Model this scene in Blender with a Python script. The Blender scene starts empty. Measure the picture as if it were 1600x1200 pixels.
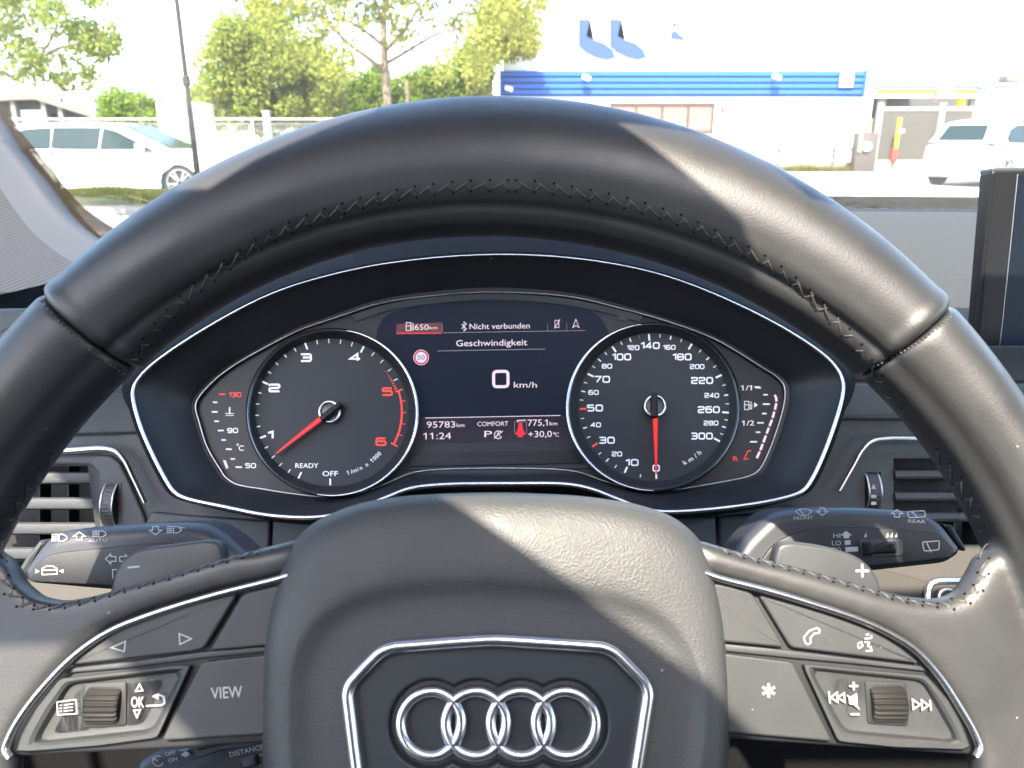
import bpy, bmesh, math, random
import numpy as np
from mathutils import Vector, Matrix
from mathutils.bvhtree import BVHTree
random.seed(7); RNG = np.random.default_rng(7)
SC = bpy.context.scene; COL = SC.collection
PI = math.pi
# ------------------------------------------------------------------ camera, sky, sun, exposure
TH = math.radians(17.7); FPX = 1200.0
CAM = Vector((0, 0, 1.15))
XX = Vector((1, 0, 0)); FF = Vector((0, math.cos(TH), -math.sin(TH))); UU = Vector((0, math.sin(TH), math.cos(TH)))
cd = bpy.data.cameras.new('camera'); cam = bpy.data.objects.new('camera', cd); COL.objects.link(cam)
cam.location = CAM; cam.rotation_euler = (PI/2 - TH, 0, 0)
cd.sensor_width = 36; cd.lens = 27; cd.clip_start = 0.01; cd.clip_end = 3000
cd.dof.use_dof = True; cd.dof.focus_distance = 0.33; cd.dof.aperture_fstop = 24
SC.camera = cam
SUN = Vector((-0.13, -0.58, 0.80)).normalized()
w = bpy.data.worlds.new('World'); SC.world = w; w.use_nodes = True
nt = w.node_tree; bg = nt.nodes['Background']; sk = nt.nodes.new('ShaderNodeTexSky')
sk.sky_type = 'NISHITA'; sk.sun_disc = False
sk.sun_elevation = math.asin(SUN.z); sk.sun_rotation = math.atan2(SUN.x, SUN.y)
sk.dust_density = 2.3; sk.air_density = 1.0
nt.links.new(sk.outputs[0], bg.inputs[0]); bg.inputs[1].default_value = 0.12
ld = bpy.data.lights.new('sun', 'SUN'); ld.energy = 2.4; ld.angle = math.radians(0.53); ld.color = (1, .88, .72)
sun = bpy.data.objects.new('sun', ld); COL.objects.link(sun)
sun.rotation_euler = SUN.to_track_quat('Z', 'Y').to_euler()
vs = SC.view_settings; vs.view_transform = 'Standard'; vs.look = 'None'; vs.gamma = 1; vs.use_curve_mapping = False
vs.exposure = 3.35
SC.cycles.max_bounces = 8; SC.cycles.transparent_max_bounces = 16
# ------------------------------------------------------------------ helpers
def ray(px, py): return FF + XX*((px-800)/FPX) + UU*((600-py)/FPX)
def at_depth(px, py, z): return CAM + ray(px, py)*z
def ground(px, py, z=0.0):
    d = ray(px, py); return CAM + d*((z-CAM.z)/d.z)
def at_y(px, py, y):
    d = ray(px, py); return CAM + d*(y/d.y)
class Plane:
    def __init__(s, px, py, depth, elev):
        s.O = at_depth(px, py, depth); e = math.radians(elev)
        s.N = Vector((0, -math.cos(e), math.sin(e))); s.U = Vector((1, 0, 0)); s.V = Vector((0, math.sin(e), math.cos(e)))
    def pt(s, px, py, h=0.0):
        d = ray(px, py); return CAM + d*(((s.O-CAM).dot(s.N)+h)/d.dot(s.N))
    def off(s, p, dh): return p + s.N*dh
def mat(name, col, rough=.5, metal=0., bump=None, spec=.5, var=0., emit=None, es=0., coat=0., coatr=.05, varscale=60, dust=0, rv=0):
    m = bpy.data.materials.new(name); m.use_nodes = True; t = m.node_tree; b = t.nodes['Principled BSDF']
    b.inputs['Base Color'].default_value = (*col, 1); b.inputs['Roughness'].default_value = rough; b.inputs['Metallic'].default_value = metal
    b.inputs['Specular IOR Level'].default_value = spec; b.inputs['Coat Weight'].default_value = coat; b.inputs['Coat Roughness'].default_value = coatr
    tc = t.nodes.new('ShaderNodeTexCoord')
    if var:
        n = t.nodes.new('ShaderNodeTexNoise'); n.inputs['Scale'].default_value = varscale; n.inputs['Detail'].default_value = 6
        r = t.nodes.new('ShaderNodeMapRange'); r.inputs['From Min'].default_value = .3; r.inputs['From Max'].default_value = .7
        r.inputs['To Min'].default_value = 1-var; r.inputs['To Max'].default_value = 1+var
        mx = t.nodes.new('ShaderNodeMix'); mx.data_type = 'RGBA'; mx.blend_type = 'MULTIPLY'; mx.inputs[0].default_value = 1
        mx.inputs[6].default_value = (*col, 1)
        t.links.new(tc.outputs['Object'], n.inputs[0]); t.links.new(n.outputs[0], r.inputs[0])
        t.links.new(r.outputs[0], mx.inputs[7]); t.links.new(mx.outputs[2], b.inputs['Base Color'])
    if bump:
        kind, scale, dist = bump
        if kind == 'leather':
            v = t.nodes.new('ShaderNodeTexVoronoi'); v.feature = 'SMOOTH_F1'; v.inputs['Scale'].default_value = scale
            n = t.nodes.new('ShaderNodeTexNoise'); n.inputs['Scale'].default_value = scale*.5; n.inputs['Detail'].default_value = 3
            nd = t.nodes.new('ShaderNodeVectorMath'); nd.operation = 'ADD'
            sc = t.nodes.new('ShaderNodeVectorMath'); sc.operation = 'SCALE'; sc.inputs['Scale'].default_value = 1.3/scale
            t.links.new(tc.outputs['Object'], n.inputs[0]); t.links.new(n.outputs[1], sc.inputs[0])
            t.links.new(tc.outputs['Object'], nd.inputs[0]); t.links.new(sc.outputs[0], nd.inputs[1]); t.links.new(nd.outputs[0], v.inputs[0]); o = v.outputs[0]
        else:
            v = t.nodes.new('ShaderNodeTexNoise'); v.inputs['Scale'].default_value = scale; v.inputs['Detail'].default_value = 3
            t.links.new(tc.outputs['Object'], v.inputs[0]); o = v.outputs[0]
        bp = t.nodes.new('ShaderNodeBump'); bp.inputs['Strength'].default_value = 1; bp.inputs['Distance'].default_value = dist
        t.links.new(o, bp.inputs['Height']); t.links.new(bp.outputs[0], b.inputs['Normal'])
    if rv:
        n = t.nodes.new('ShaderNodeTexNoise'); n.inputs['Scale'].default_value = 38; n.inputs['Detail'].default_value = 8; n.inputs['Roughness'].default_value = .65
        r = t.nodes.new('ShaderNodeMapRange'); r.inputs['From Min'].default_value = .32; r.inputs['From Max'].default_value = .68; r.inputs['To Min'].default_value = rough-rv; r.inputs['To Max'].default_value = rough+rv
        t.links.new(tc.outputs['Object'], n.inputs[0]); t.links.new(n.outputs[0], r.inputs[0]); t.links.new(r.outputs[0], b.inputs['Roughness'])
    if dust:
        v = t.nodes.new('ShaderNodeTexVoronoi'); v.inputs['Scale'].default_value = dust; t.links.new(tc.outputs['Object'], v.inputs[0])
        a1 = t.nodes.new('ShaderNodeMath'); a1.operation = 'LESS_THAN'; a1.inputs[1].default_value = .045; t.links.new(v.outputs['Distance'], a1.inputs[0])
        sp = t.nodes.new('ShaderNodeSeparateColor'); t.links.new(v.outputs['Color'], sp.inputs[0])
        a2 = t.nodes.new('ShaderNodeMath'); a2.operation = 'GREATER_THAN'; a2.inputs[1].default_value = .80; t.links.new(sp.outputs[0], a2.inputs[0])
        a3 = t.nodes.new('ShaderNodeMath'); a3.operation = 'MULTIPLY'; t.links.new(a1.outputs[0], a3.inputs[0]); t.links.new(a2.outputs[0], a3.inputs[1])
        a4 = t.nodes.new('ShaderNodeMath'); a4.operation = 'MULTIPLY'; a4.inputs[1].default_value = .5; t.links.new(a3.outputs[0], a4.inputs[0])
        dm = t.nodes.new('ShaderNodeMix'); dm.data_type = 'RGBA'; t.links.new(a4.outputs[0], dm.inputs[0]); dm.inputs[6].default_value = (*col, 1); dm.inputs[7].default_value = (.35, .34, .32, 1)
        if b.inputs['Base Color'].links: t.links.new(b.inputs['Base Color'].links[0].from_socket, dm.inputs[6])
        t.links.new(dm.outputs[2], b.inputs['Base Color'])
    if emit: b.inputs['Emission Color'].default_value = (*emit, 1); b.inputs['Emission Strength'].default_value = es
    return m
def mesh_obj(name, verts, faces, m, parent=None, smooth=True, org=None):
    """verts in world metres; the object sits at its own / its root's origin"""
    me = bpy.data.meshes.new(name)
    o = bpy.data.objects.new(name, me); COL.objects.link(o)
    if parent is not None:
        org = Vector(parent['_org']); o.parent = parent
    else:
        org = Vector(org) if org is not None else Vector((0, 0, 0)); o.location = org
    o['_org'] = tuple(org)
    me.from_pydata([tuple(Vector(v)-org) for v in verts], [], [tuple(f) for f in faces]); me.update()
    if m: me.materials.append(m)
    if smooth: me.shade_smooth()
    return o
def bm_obj(name, bm, m, parent=None, smooth=True, angle=35, org=None):
    bmesh.ops.remove_doubles(bm, verts=bm.verts, dist=1e-6)
    bmesh.ops.recalc_face_normals(bm, faces=bm.faces)
    me = bpy.data.meshes.new(name); o = bpy.data.objects.new(name, me); COL.objects.link(o)
    if parent is not None: org = Vector(parent['_org']); o.parent = parent
    else: org = Vector(org) if org is not None else Vector((0, 0, 0)); o.location = org
    o['_org'] = tuple(org)
    bmesh.ops.translate(bm, verts=bm.verts, vec=-org)
    bm.to_mesh(me); bm.free()
    if m: me.materials.append(m)
    if smooth:
        me.shade_smooth(); me.set_sharp_from_angle(angle=math.radians(angle))
    return o
def thing(name, loc, label, cat, group=None, rotz=0):
    o = bpy.data.objects.new(name, None); COL.objects.link(o); o.location = loc; o['_org'] = tuple(loc)
    o.empty_display_size = .05
    return tag(o, label, cat, group)
def tag(o, label, cat, group=None):
    o['label'] = label; o['category'] = cat
    if group: o['group'] = group
    return o
def struct(o): o['kind'] = 'structure'; return o
def catmull(pts, n, closed=False):
    """smooth resample; n samples per segment"""
    P = [Vector(p) for p in pts]; N = len(P); out = []
    segs = N if closed else N-1
    for i in range(segs):
        if closed: p0, p1, p2, p3 = P[(i-1) % N], P[i], P[(i+1) % N], P[(i+2) % N]
        else: p0, p1, p2, p3 = P[max(i-1, 0)], P[i], P[i+1], P[min(i+2, N-1)]
        a, b = (p1-p0).length**.5 or 1, (p2-p1).length**.5 or 1; c = (p3-p2).length**.5 or 1
        m1 = (p2-p1)+((p1-p0)/a-(p2-p0)/(a+b))*b if (p1-p0).length else (p2-p1)
        m2 = (p2-p1)+((p3-p2)/c-(p3-p1)/(b+c))*b if (p3-p2).length else (p2-p1)
        for k in range(n):
            t = k/n; t2 = t*t; t3 = t2*t
            out.append(p1*(2*t3-3*t2+1)+m1*(t3-2*t2+t)+p2*(-2*t3+3*t2)+m2*(t3-t2))
    if not closed: out.append(P[-1].copy())
    return out
def round_poly(pts, r, n=5):
    """round the corners of a closed 2-D polygon"""
    out = []; N = len(pts)
    for i in range(N):
        p, a, b = Vector(pts[i][:2]), Vector(pts[i-1][:2]), Vector(pts[(i+1) % N][:2])
        rr = pts[i][2] if len(pts[i]) > 2 else r
        da, db = a-p, b-p; q = min(rr, da.length*.45, db.length*.45)
        if q <= .01: out.append(p); continue
        s, e = p+da.normalized()*q, p+db.normalized()*q
        for k in range(n+1):
            t = k/n; out.append(s*(1-t)**2+p*2*t*(1-t)+e*t*t)
    return out
def inset_poly(pts, d):
    P = [Vector(p[:2]) for p in pts]; N = len(P); A = sum(P[i].x*P[(i+1) % N].y-P[(i+1) % N].x*P[i].y for i in range(N))
    s = 1 if A > 0 else -1; out = []
    for i in range(N):
        e1 = (P[i]-P[i-1]); e2 = (P[(i+1) % N]-P[i])
        if e1.length < 1e-9: e1 = e2
        if e2.length < 1e-9: e2 = e1
        e1 = e1.normalized(); e2 = e2.normalized()
        n1 = Vector((-e1.y, e1.x))*s; n2 = Vector((-e2.y, e2.x))*s; b = n1+n2
        b = b/max(b.length_squared/2, .6) if b.length > 1e-6 else n1
        out.append(P[i]+b*d)
    return out
def prism(pl, pts, h0, h1, bev=0.0, seg=3, dish=0):
    """px polygon -> solid with its front face at height h1, straight back to h0, rounded front edge"""
    pts = [Vector(p[:2]) for p in pts]
    bm = bmesh.new()
    loops = []
    W = [pl.pt(p.x, p.y, h1) for p in pts]
    cen = sum(W, Vector())/len(W)
    uv = [Vector(((q-cen).dot(pl.U), (q-cen).dot(pl.V))) for q in W]
    def lp(ins, h):
        q = inset_poly(uv, ins) if ins else uv
        return [bm.verts.new(cen+pl.U*a.x+pl.V*a.y+pl.N*(h-h1)) for a in q]
    loops.append(lp(0, h0))
    if bev:
        for k in range(seg+1):
            t = k/seg*PI/2; loops.append(lp(bev*(1-math.cos(t)), h1-bev+bev*math.sin(t)))
    else: loops.append(lp(0, h1))
    n = len(pts)
    for a, b in zip(loops[:-1], loops[1:]):
        for i in range(n): bm.faces.new((a[i], a[(i+1) % n], b[(i+1) % n], b[i]))
    for L in (loops[-1], loops[0]):
        f = bm.faces.new(L)
        if n > 4: bmesh.ops.triangulate(bm, faces=[f])
    return bm
def loft(rings, closed=True, cap_first=False, cap_last=False):
    bm = bmesh.new(); V = [[bm.verts.new(p) for p in r] for r in rings]; n = len(V[0])
    for a, b in zip(V[:-1], V[1:]):
        for i in range(n if closed else n-1):
            try: bm.faces.new((a[i], a[(i+1) % n], b[(i+1) % n], b[i]))
            except ValueError: pass
    if cap_first: bmesh.ops.triangulate(bm, faces=[bm.faces.new(V[0])])
    if cap_last: bmesh.ops.triangulate(bm, faces=[bm.faces.new(V[-1])])
    return bm
def sweep(P, ra, rb, N, closed=False, k=10, caps=True):
    """elliptical tube: ra across, rb along N; ra/rb numbers or lists"""
    n = len(P); rings = []
    for i in range(n):
        t = (P[(i+1) % n]-P[i-1]) if (closed or 0 < i < n-1) else (P[1]-P[0] if i == 0 else P[-1]-P[-2])
        t = t.normalized(); s = t.cross(N).normalized(); m = s.cross(t)
        a = ra[i] if hasattr(ra, '__len__') else ra; b = rb[i] if hasattr(rb, '__len__') else rb
        rings.append([P[i]+s*(a*math.cos(2*PI*j/k))+m*(b*math.sin(2*PI*j/k)) for j in range(k)])
    if closed: rings.append(rings[0])
    return loft(rings, True, caps and not closed, caps and not closed)
def merge(bm, bm2):
    me = bpy.data.meshes.new('t'); bm2.to_mesh(me); bm2.free(); bm.from_mesh(me); bpy.data.meshes.remove(me); return bm
def star(pts, c, n):
    """resample a closed px outline by angle about c"""
    P = [Vector(p[:2])-Vector(c) for p in pts]; out = []
    for k in range(n):
        a = 2*PI*k/n; d = Vector((math.cos(a), math.sin(a))); best = None
        for i in range(len(P)):
            p, q = P[i], P[(i+1) % len(P)]; e = q-p; den = d.x*e.y-d.y*e.x
            if abs(den) < 1e-12: continue
            t = (p.x*e.y-p.y*e.x)/den; s = (p.x*d.y-p.y*d.x)/den
            if t > 0 and -1e-6 <= s <= 1+1e-6 and (best is None or t > best): best = t
        out.append(Vector(c)+d*(best or 1))
    return out
def panel_holes(pl, outer, holes, h1, h0):
    bm = bmesh.new(); es = []; loops = []
    for L in [outer]+holes:
        v = [bm.verts.new(pl.pt(p[0], p[1], h1)) for p in L]; loops.append(v)
        es += [bm.edges.new((v[i], v[(i+1) % len(v)])) for i in range(len(v))]
    bmesh.ops.triangle_fill(bm, use_beauty=True, use_dissolve=False, edges=es, normal=pl.N)
    for v in loops:
        q = [bm.verts.new(a.co+pl.N*(h0-h1)) for a in v]
        for i in range(len(v)): bm.faces.new((v[i], v[(i+1) % len(v)], q[(i+1) % len(v)], q[i]))
    return bm
def box(bm, c, s, M=None):
    """axis box centre c size s, optional 3x3"""
    vs_ = []
    for dx in (-.5, .5):
        for dy in (-.5, .5):
            for dz in (-.5, .5):
                v = Vector((dx*s[0], dy*s[1], dz*s[2]));
                if M is not None: v = M @ v
                vs_.append(bm.verts.new(Vector(c)+v))
    for f in ((0, 1, 3, 2), (4, 6, 7, 5), (0, 4, 5, 1), (2, 3, 7, 6), (0, 2, 6, 4), (1, 5, 7, 3)): bm.faces.new([vs_[i] for i in f])
    return bm
def boxes(name, L, m, parent=None, org=None, bev=0):
    bm = bmesh.new()
    for b in L: box(bm, *b)
    if bev: bmesh.ops.bevel(bm, geom=bm.edges[:], offset=bev, segments=2, affect='EDGES', profile=.5)
    return bm_obj(name, bm, m, parent, org=org, angle=40)
# flat print drawn in photo pixels on a plane -------------------------------------------------
_tc = bpy.data.curves.new('tmp_text', 'FONT'); _to = bpy.data.objects.new('tmp_text', _tc)
def text_mesh(s, bold=0., res=3):
    _tc.body = s; _tc.size = 1; _tc.offset = bold; _tc.resolution_u = res; _tc.align_x = 'LEFT'
    me = bpy.data.meshes.new_from_object(_to)
    V = [v.co.copy() for v in me.vertices]; Fc = [tuple(p.vertices) for p in me.polygons]
    bpy.data.meshes.remove(me)
    return V, Fc
_h = text_mesh('H')[0]; CAPH = max(v.y for v in _h)
class Ink:
    """print in photo pixels; every text call and every new() makes a separate piece"""
    def __init__(s, pl, h): s.pl, s.h, s.G, s.cur = pl, h, [], None
    def new(s): s.cur = None; return s
    def add(s, V, F, word=False):
        if word or s.cur is None:
            g = [[], [], word]; s.G.append(g)
            if not word: s.cur = g
        else: g = s.cur
        k = len(g[0]); g[0] += [s.pl.pt(x, y, s.h) for x, y in V]; g[1] += [tuple(i+k for i in f) for f in F]
    def poly(s, *pts): s.add(pts, [tuple(range(len(pts)))])
    def line(s, a, b, w, cut=0):
        a, b = Vector(a), Vector(b); d = (b-a).normalized(); n = Vector((-d.y, d.x))*w/2
        s.poly(tuple(a-n), tuple(b-n), tuple(b+n), tuple(a+n))
    def path(s, pts, w, closed=False):
        P = [Vector(p) for p in pts]; n = len(P); V = []
        for i in range(n):
            a = P[i-1] if (closed or i) else P[i]; b = P[(i+1) % n] if (closed or i < n-1) else P[i]
            t1 = (P[i]-a).normalized() if (P[i]-a).length else (b-P[i]).normalized()
            t2 = (b-P[i]).normalized() if (b-P[i]).length else t1
            m = Vector((-(t1+t2).y, (t1+t2).x)); m = m.normalized() if m.length > 1e-6 else Vector((-t1.y, t1.x))
            c = max(.4, m.dot(Vector((-t1.y, t1.x)))); m = m*(w/2/c); V += [tuple(P[i]-m), tuple(P[i]+m)]
        F = [(2*i, (2*i+2) % (2*n), (2*i+3) % (2*n), 2*i+1) for i in range(n if closed else n-1)]
        s.add(V, F)
    def ring(s, x, y, r, w, a0=0, a1=360, ry=None):
        n = max(8, int(abs(a1-a0)/10)); ry = ry or r
        pts = [(x+r*math.cos(math.radians(a0+(a1-a0)*k/n)), y+ry*math.sin(math.radians(a0+(a1-a0)*k/n))) for k in range(n+1)]
        if abs(a1-a0) >= 360: s.path(pts[:-1], w, True)
        else: s.path(pts, w)
    def disc(s, x, y, r, n=20, ry=None):
        ry = ry or r; s.poly(*[(x+r*math.cos(2*PI*k/n), y+ry*math.sin(2*PI*k/n)) for k in range(n)])
    def text(s, x, y, t, cap, width=None, rot=0, bold=0., sx=1., align='C', skew=0):
        V, F = text_mesh(t, bold); x0 = min(v.x for v in V); x1 = max(v.x for v in V)
        k = cap/CAPH; kx = (width/(x1-x0)) if width else k*sx; c, q = math.cos(math.radians(rot)), math.sin(math.radians(rot))
        ox = {'C': (x0+x1)/2, 'L': x0, 'R': x1}[align]; out = []
        for v in V:
            u = (v.x-ox)*kx+skew*(v.y-CAPH/2)*k; z = (v.y-CAPH/2)*k
            out.append((x+u*c+z*q, y+u*q-z*c))
        for i, ch in enumerate(t):   # the built-in face draws 1 as a bare bar: add its flag
            if ch == '1':
                r = max(v.x for v in text_mesh(t[:i+1], bold)[0]); b1 = [v.x for v in text_mesh('1', bold)[0]]; l = r-(max(b1)-min(b1))*.8; n0 = len(out)
                for vx, vy in ((l, CAPH*1.0), (l-CAPH*.26, CAPH*.80), (l-CAPH*.26, CAPH*.66), (l, CAPH*.82)):
                    u = (vx-ox)*kx+skew*(vy-CAPH/2)*k; z = (vy-CAPH/2)*k; out.append((x+u*c+z*q, y+u*q-z*c))
                F = list(F)+[(n0, n0+1, n0+2, n0+3)]
        s.add(out, F, True)
    GL = {'0': [[(0, 0), (1, 0), (1, 1), (0, 1)]], '1': [[(0, .80), (.5, 1), (.5, 0)]], '2': [[(0, .80), (0, 1), (1, 1), (1, .54), (0, .46), (0, 0), (1, 0)]],
          '3': [[(0, 1), (1, 1), (1, 0), (0, 0)], [(.2, .52), (1, .52)]], '4': [[(.74, 0), (.74, 1), (0, .28), (1, .28)]], '5': [[(1, 1), (0, 1), (0, .58), (1, .58), (1, 0), (0, 0)]],
          '6': [[(1, 1), (0, 1), (0, 0), (1, 0), (1, .58), (0, .58)]], '7': [[(0, 1), (1, 1), (.35, 0)]], '8': [[(0, 0), (1, 0), (1, 1), (0, 1)], [(0, .52), (1, .52)]], '9': [[(1, .42), (0, .42), (0, 1), (1, 1), (1, 0), (0, 0)]]}
    def num(s, x, y, t, cap, width, w):
        """wide square numerals"""
        gw = [.5 if c == '1' else 1 for c in t]; gap = .36; tot = sum(gw)+gap*(len(t)-1); W = width-w; H = cap-w; u = W/tot; X = x-W/2; V, F = [], []
        keep = s.G; s.G = []; s.cur = None
        for c, g in zip(t, gw):
            for st in s.GL[c]:
                P = [Vector((X+px*u, y+H/2-py*H)) for px, py in st]; closed = c in '08' and len(st) == 4
                if closed: s.path([tuple(p) for p in round_poly(P, min(u, H)*.30, 4)], w, True)
                else:
                    Q = [P[0]]
                    for i in range(1, len(P)-1):
                        r = min(u, H)*.28; a, b = P[i-1]-P[i], P[i+1]-P[i]; ang = a.angle(b)
                        if c in '147' or ang < .9: Q.append(P[i]); continue
                        r = min(r, a.length*.45, b.length*.45); p0, p1 = P[i]+a.normalized()*r, P[i]+b.normalized()*r
                        for k_ in range(5): t_ = k_/4; Q.append(p0*(1-t_)**2+P[i]*2*t_*(1-t_)+p1*t_*t_)
                    Q.append(P[-1]); s.path([tuple(p) for p in Q], w)
            X += (g+gap)*u
        g = s.G[0]; s.G = keep+[[g[0], g[1], True]]; s.cur = None
    def build(s, name, m, parent):
        o = None
        for V, F, word in s.G:
            o = mesh_obj('lettering' if word else name, V, F, m, parent, smooth=False)
            if name in ('tick_marks',) and not word: o['kind'] = 'stuff'
        return o
def emi(name, col, e, base=None):
    return mat(name, base or col, .5, emit=col, es=e)
# ------------------------------------------------------------------ materials (car)
M = {}
M['leather'] = mat('smooth_leather', (.0205, .0215, .022), .45, rv=.10, bump=('leather', 1700, .00004), spec=.5, coat=.25, coatr=.40, dust=130, var=.14, varscale=25)
M['padskin'] = mat('grained_plastic', (.0345, .037, .0375), .55, rv=.08, bump=('leather', 1600, .00011), spec=.45, dust=150, var=.08, varscale=30)
M['button'] = mat('button_plastic', (.027, .030, .031), .46, rv=.08, bump=('noise', 2500, .00004), spec=.45, dust=220)
M['dash'] = mat('dash_plastic', (.040, .0445, .048), .55, rv=.06, bump=('leather', 700, .00012), spec=.4)
M['dashtop'] = mat('dash_top_grain', (.027, .027, .0255), .75, bump=('leather', 420, .00055), spec=.3, dust=110)
M['black'] = mat('matt_black_plastic', (.012, .013, .015), .5, spec=.4)
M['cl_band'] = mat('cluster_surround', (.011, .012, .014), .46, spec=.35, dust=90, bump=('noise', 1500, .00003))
M['hood'] = mat('hood_skin', (.007, .008, .010), .85, spec=.1)
M['cl_face'] = mat('cluster_face', (.016, .018, .021), .5, spec=.4)
M['dial'] = mat('dial_face', (.024, .027, .031), .55, spec=.3)
M['chrome'] = mat('satin_chrome', (.66, .66, .68), .26, 1)
M['satin'] = mat('brushed_aluminium', (.62, .62, .63), .33, 1)
M['gloss'] = mat('piano_black', (.008, .008, .009), .35, coat=.0, spec=.25)
M['screen'] = mat('display_glass', (.004, .006, .010), .40, spec=.15, emit=(.01, .02, .05), es=.04)
M['screen_low'] = mat('display_lower_band', (.010, .010, .018), .3, spec=.3, emit=(.05, .03, .06), es=.015)
M['white_ink'] = mat('white_print', (.33, .33, .34), .6, emit=(.9, .9, 1), es=.003)
M['dial_ink'] = emi('backlit_white_print', (.80, .84, 1), .040, (.6, .6, .6))
M['dial_red'] = emi('backlit_red_print', (1, .10, .06), .052, (.5, .03, .02))
M['disp_ink'] = emi('display_white_light', (1, .80, .95), .085, (.1, .1, .1))
M['disp_dim'] = emi('display_grey_light', (1, .85, .95), .022, (.1, .1, .1))
M['disp_red'] = emi('display_red_light', (1, .04, .10), .045, (.1, .01, .01))
M['disp_glow'] = emi('display_red_glow', (1, .05, .10), .010, (.02, .01, .01))
M['pink'] = emi('lit_pink_segment', (1, .62, .86), .10, (.3, .2, .2))
M['needle'] = emi('red_needle', (1, .03, .03), .055, (.5, .01, .01))
M['thread'] = mat('stitch_thread', (.040, .040, .040), .45, spec=.5)
M['hole'] = mat('needle_hole', (.004, .004, .005), .9, spec=0)
M['stalk'] = mat('stalk_plastic', (.022, .024, .029), .42, spec=.5, bump=('noise', 2200, .00004))
M['stalk_face'] = mat('stalk_face_plastic', (.014, .015, .017), .5, spec=.4, dust=400, bump=('noise', 2600, .00008))
M['paddle'] = mat('paddle_plastic', (.030, .033, .035), .44, spec=.45)
M['grey_ink'] = mat('dark_grey_print', (.030, .032, .035), .5)
# ------------------------------------------------------------------ steering wheel
WP = Plane(770, 1112, .216, 29.7)          # rim centre plane
RC = [0.00066, -0.00134, -0.00164, 0.00015, 0.00035, -0.00034, -0.00062, -0.00035, 0.00044]
AC = [-0.0023, -0.00012, 0.00391, -0.00287, -7e-05, -6e-05, -0.00075, -2e-05, -0.00042]
def four(c, a): return c[0]+sum(c[2*k-1]*math.cos(k*a)+c[2*k]*math.sin(k*a) for k in range(1, 5))
wheel = thing('steering_wheel', WP.O, 'black leather steering wheel with four interlocked chrome rings on its airbag cover', 'steering wheel')
def rim_pt(phi, beta, shrink=0.):
    """beta 0 = outward, 90 = towards the driver, 180 = inward"""
    R = .1675+four(RC, phi); a = .0175+four(AC, phi)-shrink; b = .0195-shrink
    rad = WP.U*math.cos(phi)+WP.V*math.sin(phi)
    cb, sb = math.cos(beta), math.sin(beta)
    # groove along the lacing on the inner front shoulder
    g = -.0011*math.exp(-((beta-math.radians(SEAMB))/.075)**2)
    g += .0005*math.exp(-((beta-math.radians(SEAMB)-.26)/.13)**2)+.0004*math.exp(-((beta-math.radians(SEAMB)+.26)/.13)**2)
    a += g; b += g
    return WP.O+rad*(R+a*cb)+WP.N*(b*sb)
SEAMB = 146
def phi_of(px, py):
    q = WP.pt(px, py, .012)-WP.O; return math.atan2(q.dot(WP.V), q.dot(WP.U))
PHI_L = phi_of(130, 520); PHI_R = phi_of(1425, 532)
def rim_part(name, p0, p1, n, k, seams):
    rings = []
    for i in range(n+1):
        ph = p0+(p1-p0)*i/n; d = min([abs(ph-s) for s in seams] or [9])
        shr = .0016*math.exp(-(d/.006)**2)-.0004*math.exp(-((d-.02)/.012)**2)
        rings.append([rim_pt(ph, 2*PI*j/k, shr) for j in range(k)])
    bm = loft(rings, True, True, True)
    return bm_obj(name, bm, M['leather'], wheel, angle=60)
top_rim = rim_part('rim_leather', PHI_R+.001, PHI_L-.001, 420, 120, [PHI_R, PHI_L])
# lower grips: rim section + spoke slab, fused with a voxel remesh and relaxed so that they flow together
def grip(side):
    if side < 0:
        p0, p1 = PHI_L+.001, math.radians(238)
        edge = [(462, 840), (450, 844), (390, 859), (330, 876), (270, 894), (195, 915), (137, 932), (87, 941), (50, 934), (24, 914), (8, 880), (-30, 850), (-120, 860)]
        low = [(-160, 1000), (-120, 1200), (-30, 1330), (10, 1260), (12, 1190), (20, 1152), (42, 1112), (75, 1070), (123, 1018), (170, 985), (233, 958), (333, 928), (440, 904), (470, 900)]
    else:
        p0, p1 = PHI_R-.001, math.radians(-58)
        edge = [(1085, 841), (1100, 844), (1178, 867), (1275, 892), (1369, 919), (1425, 933), (1475, 938), (1506, 929), (1522, 905), (1540, 870), (1580, 850), (1680, 860)]
        low = [(1720, 1000), (1690, 1200), (1590, 1330), (1540, 1280), (1534, 1200), (1525, 1160), (1497, 1107), (1463, 1057), (1424, 1014), (1382, 988), (1333, 967), (1267, 945), (1200, 925), (1122, 905), (1090, 898)]
    rings = []
    n = 150; k = 96

    for i in range(n+1):
        ph = p0+(p1-p0)*i/n
        rings.append([rim_pt(ph, 2*PI*j/k, .0004) for j in range(k)])
    bm = loft(rings, True, True, True)
    pts = edge+low
    hs = .004
    sb = prism(WP, [tuple(p) for p in pts], -.0045, hs, .004, 4)
    merge(bm, sb)
    bmesh.ops.recalc_face_normals(bm, faces=bm.faces)
    me = bpy.data.meshes.new('g'); bm.to_mesh(me); bm.free(); o = bpy.data.objects.new('g', me); COL.objects.link(o)
    r = o.modifiers.new('r', 'REMESH'); r.mode = 'VOXEL'; r.voxel_size = .0011; r.adaptivity = 0
    s = o.modifiers.new('s', 'SMOOTH'); s.factor = .5; s.iterations = 22
    dg = bpy.context.evaluated_depsgraph_get(); me2 = bpy.data.meshes.new_from_object(o.evaluated_get(dg)); 
    # re-cut the end groove at the 10 / 2 o'clock seam
    bpy.data.objects.remove(o)
    g = bpy.data.objects.new('grip_leather', me2); COL.objects.link(g); g.parent = wheel; g['_org'] = wheel['_org']
    me2.transform(Matrix.Translation(-Vector(wheel['_org']))); me2.materials.clear(); me2.materials.append(M['leather']); me2.shade_smooth()
    return g
grip_l = grip(-1); grip_r = grip(1)
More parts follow.
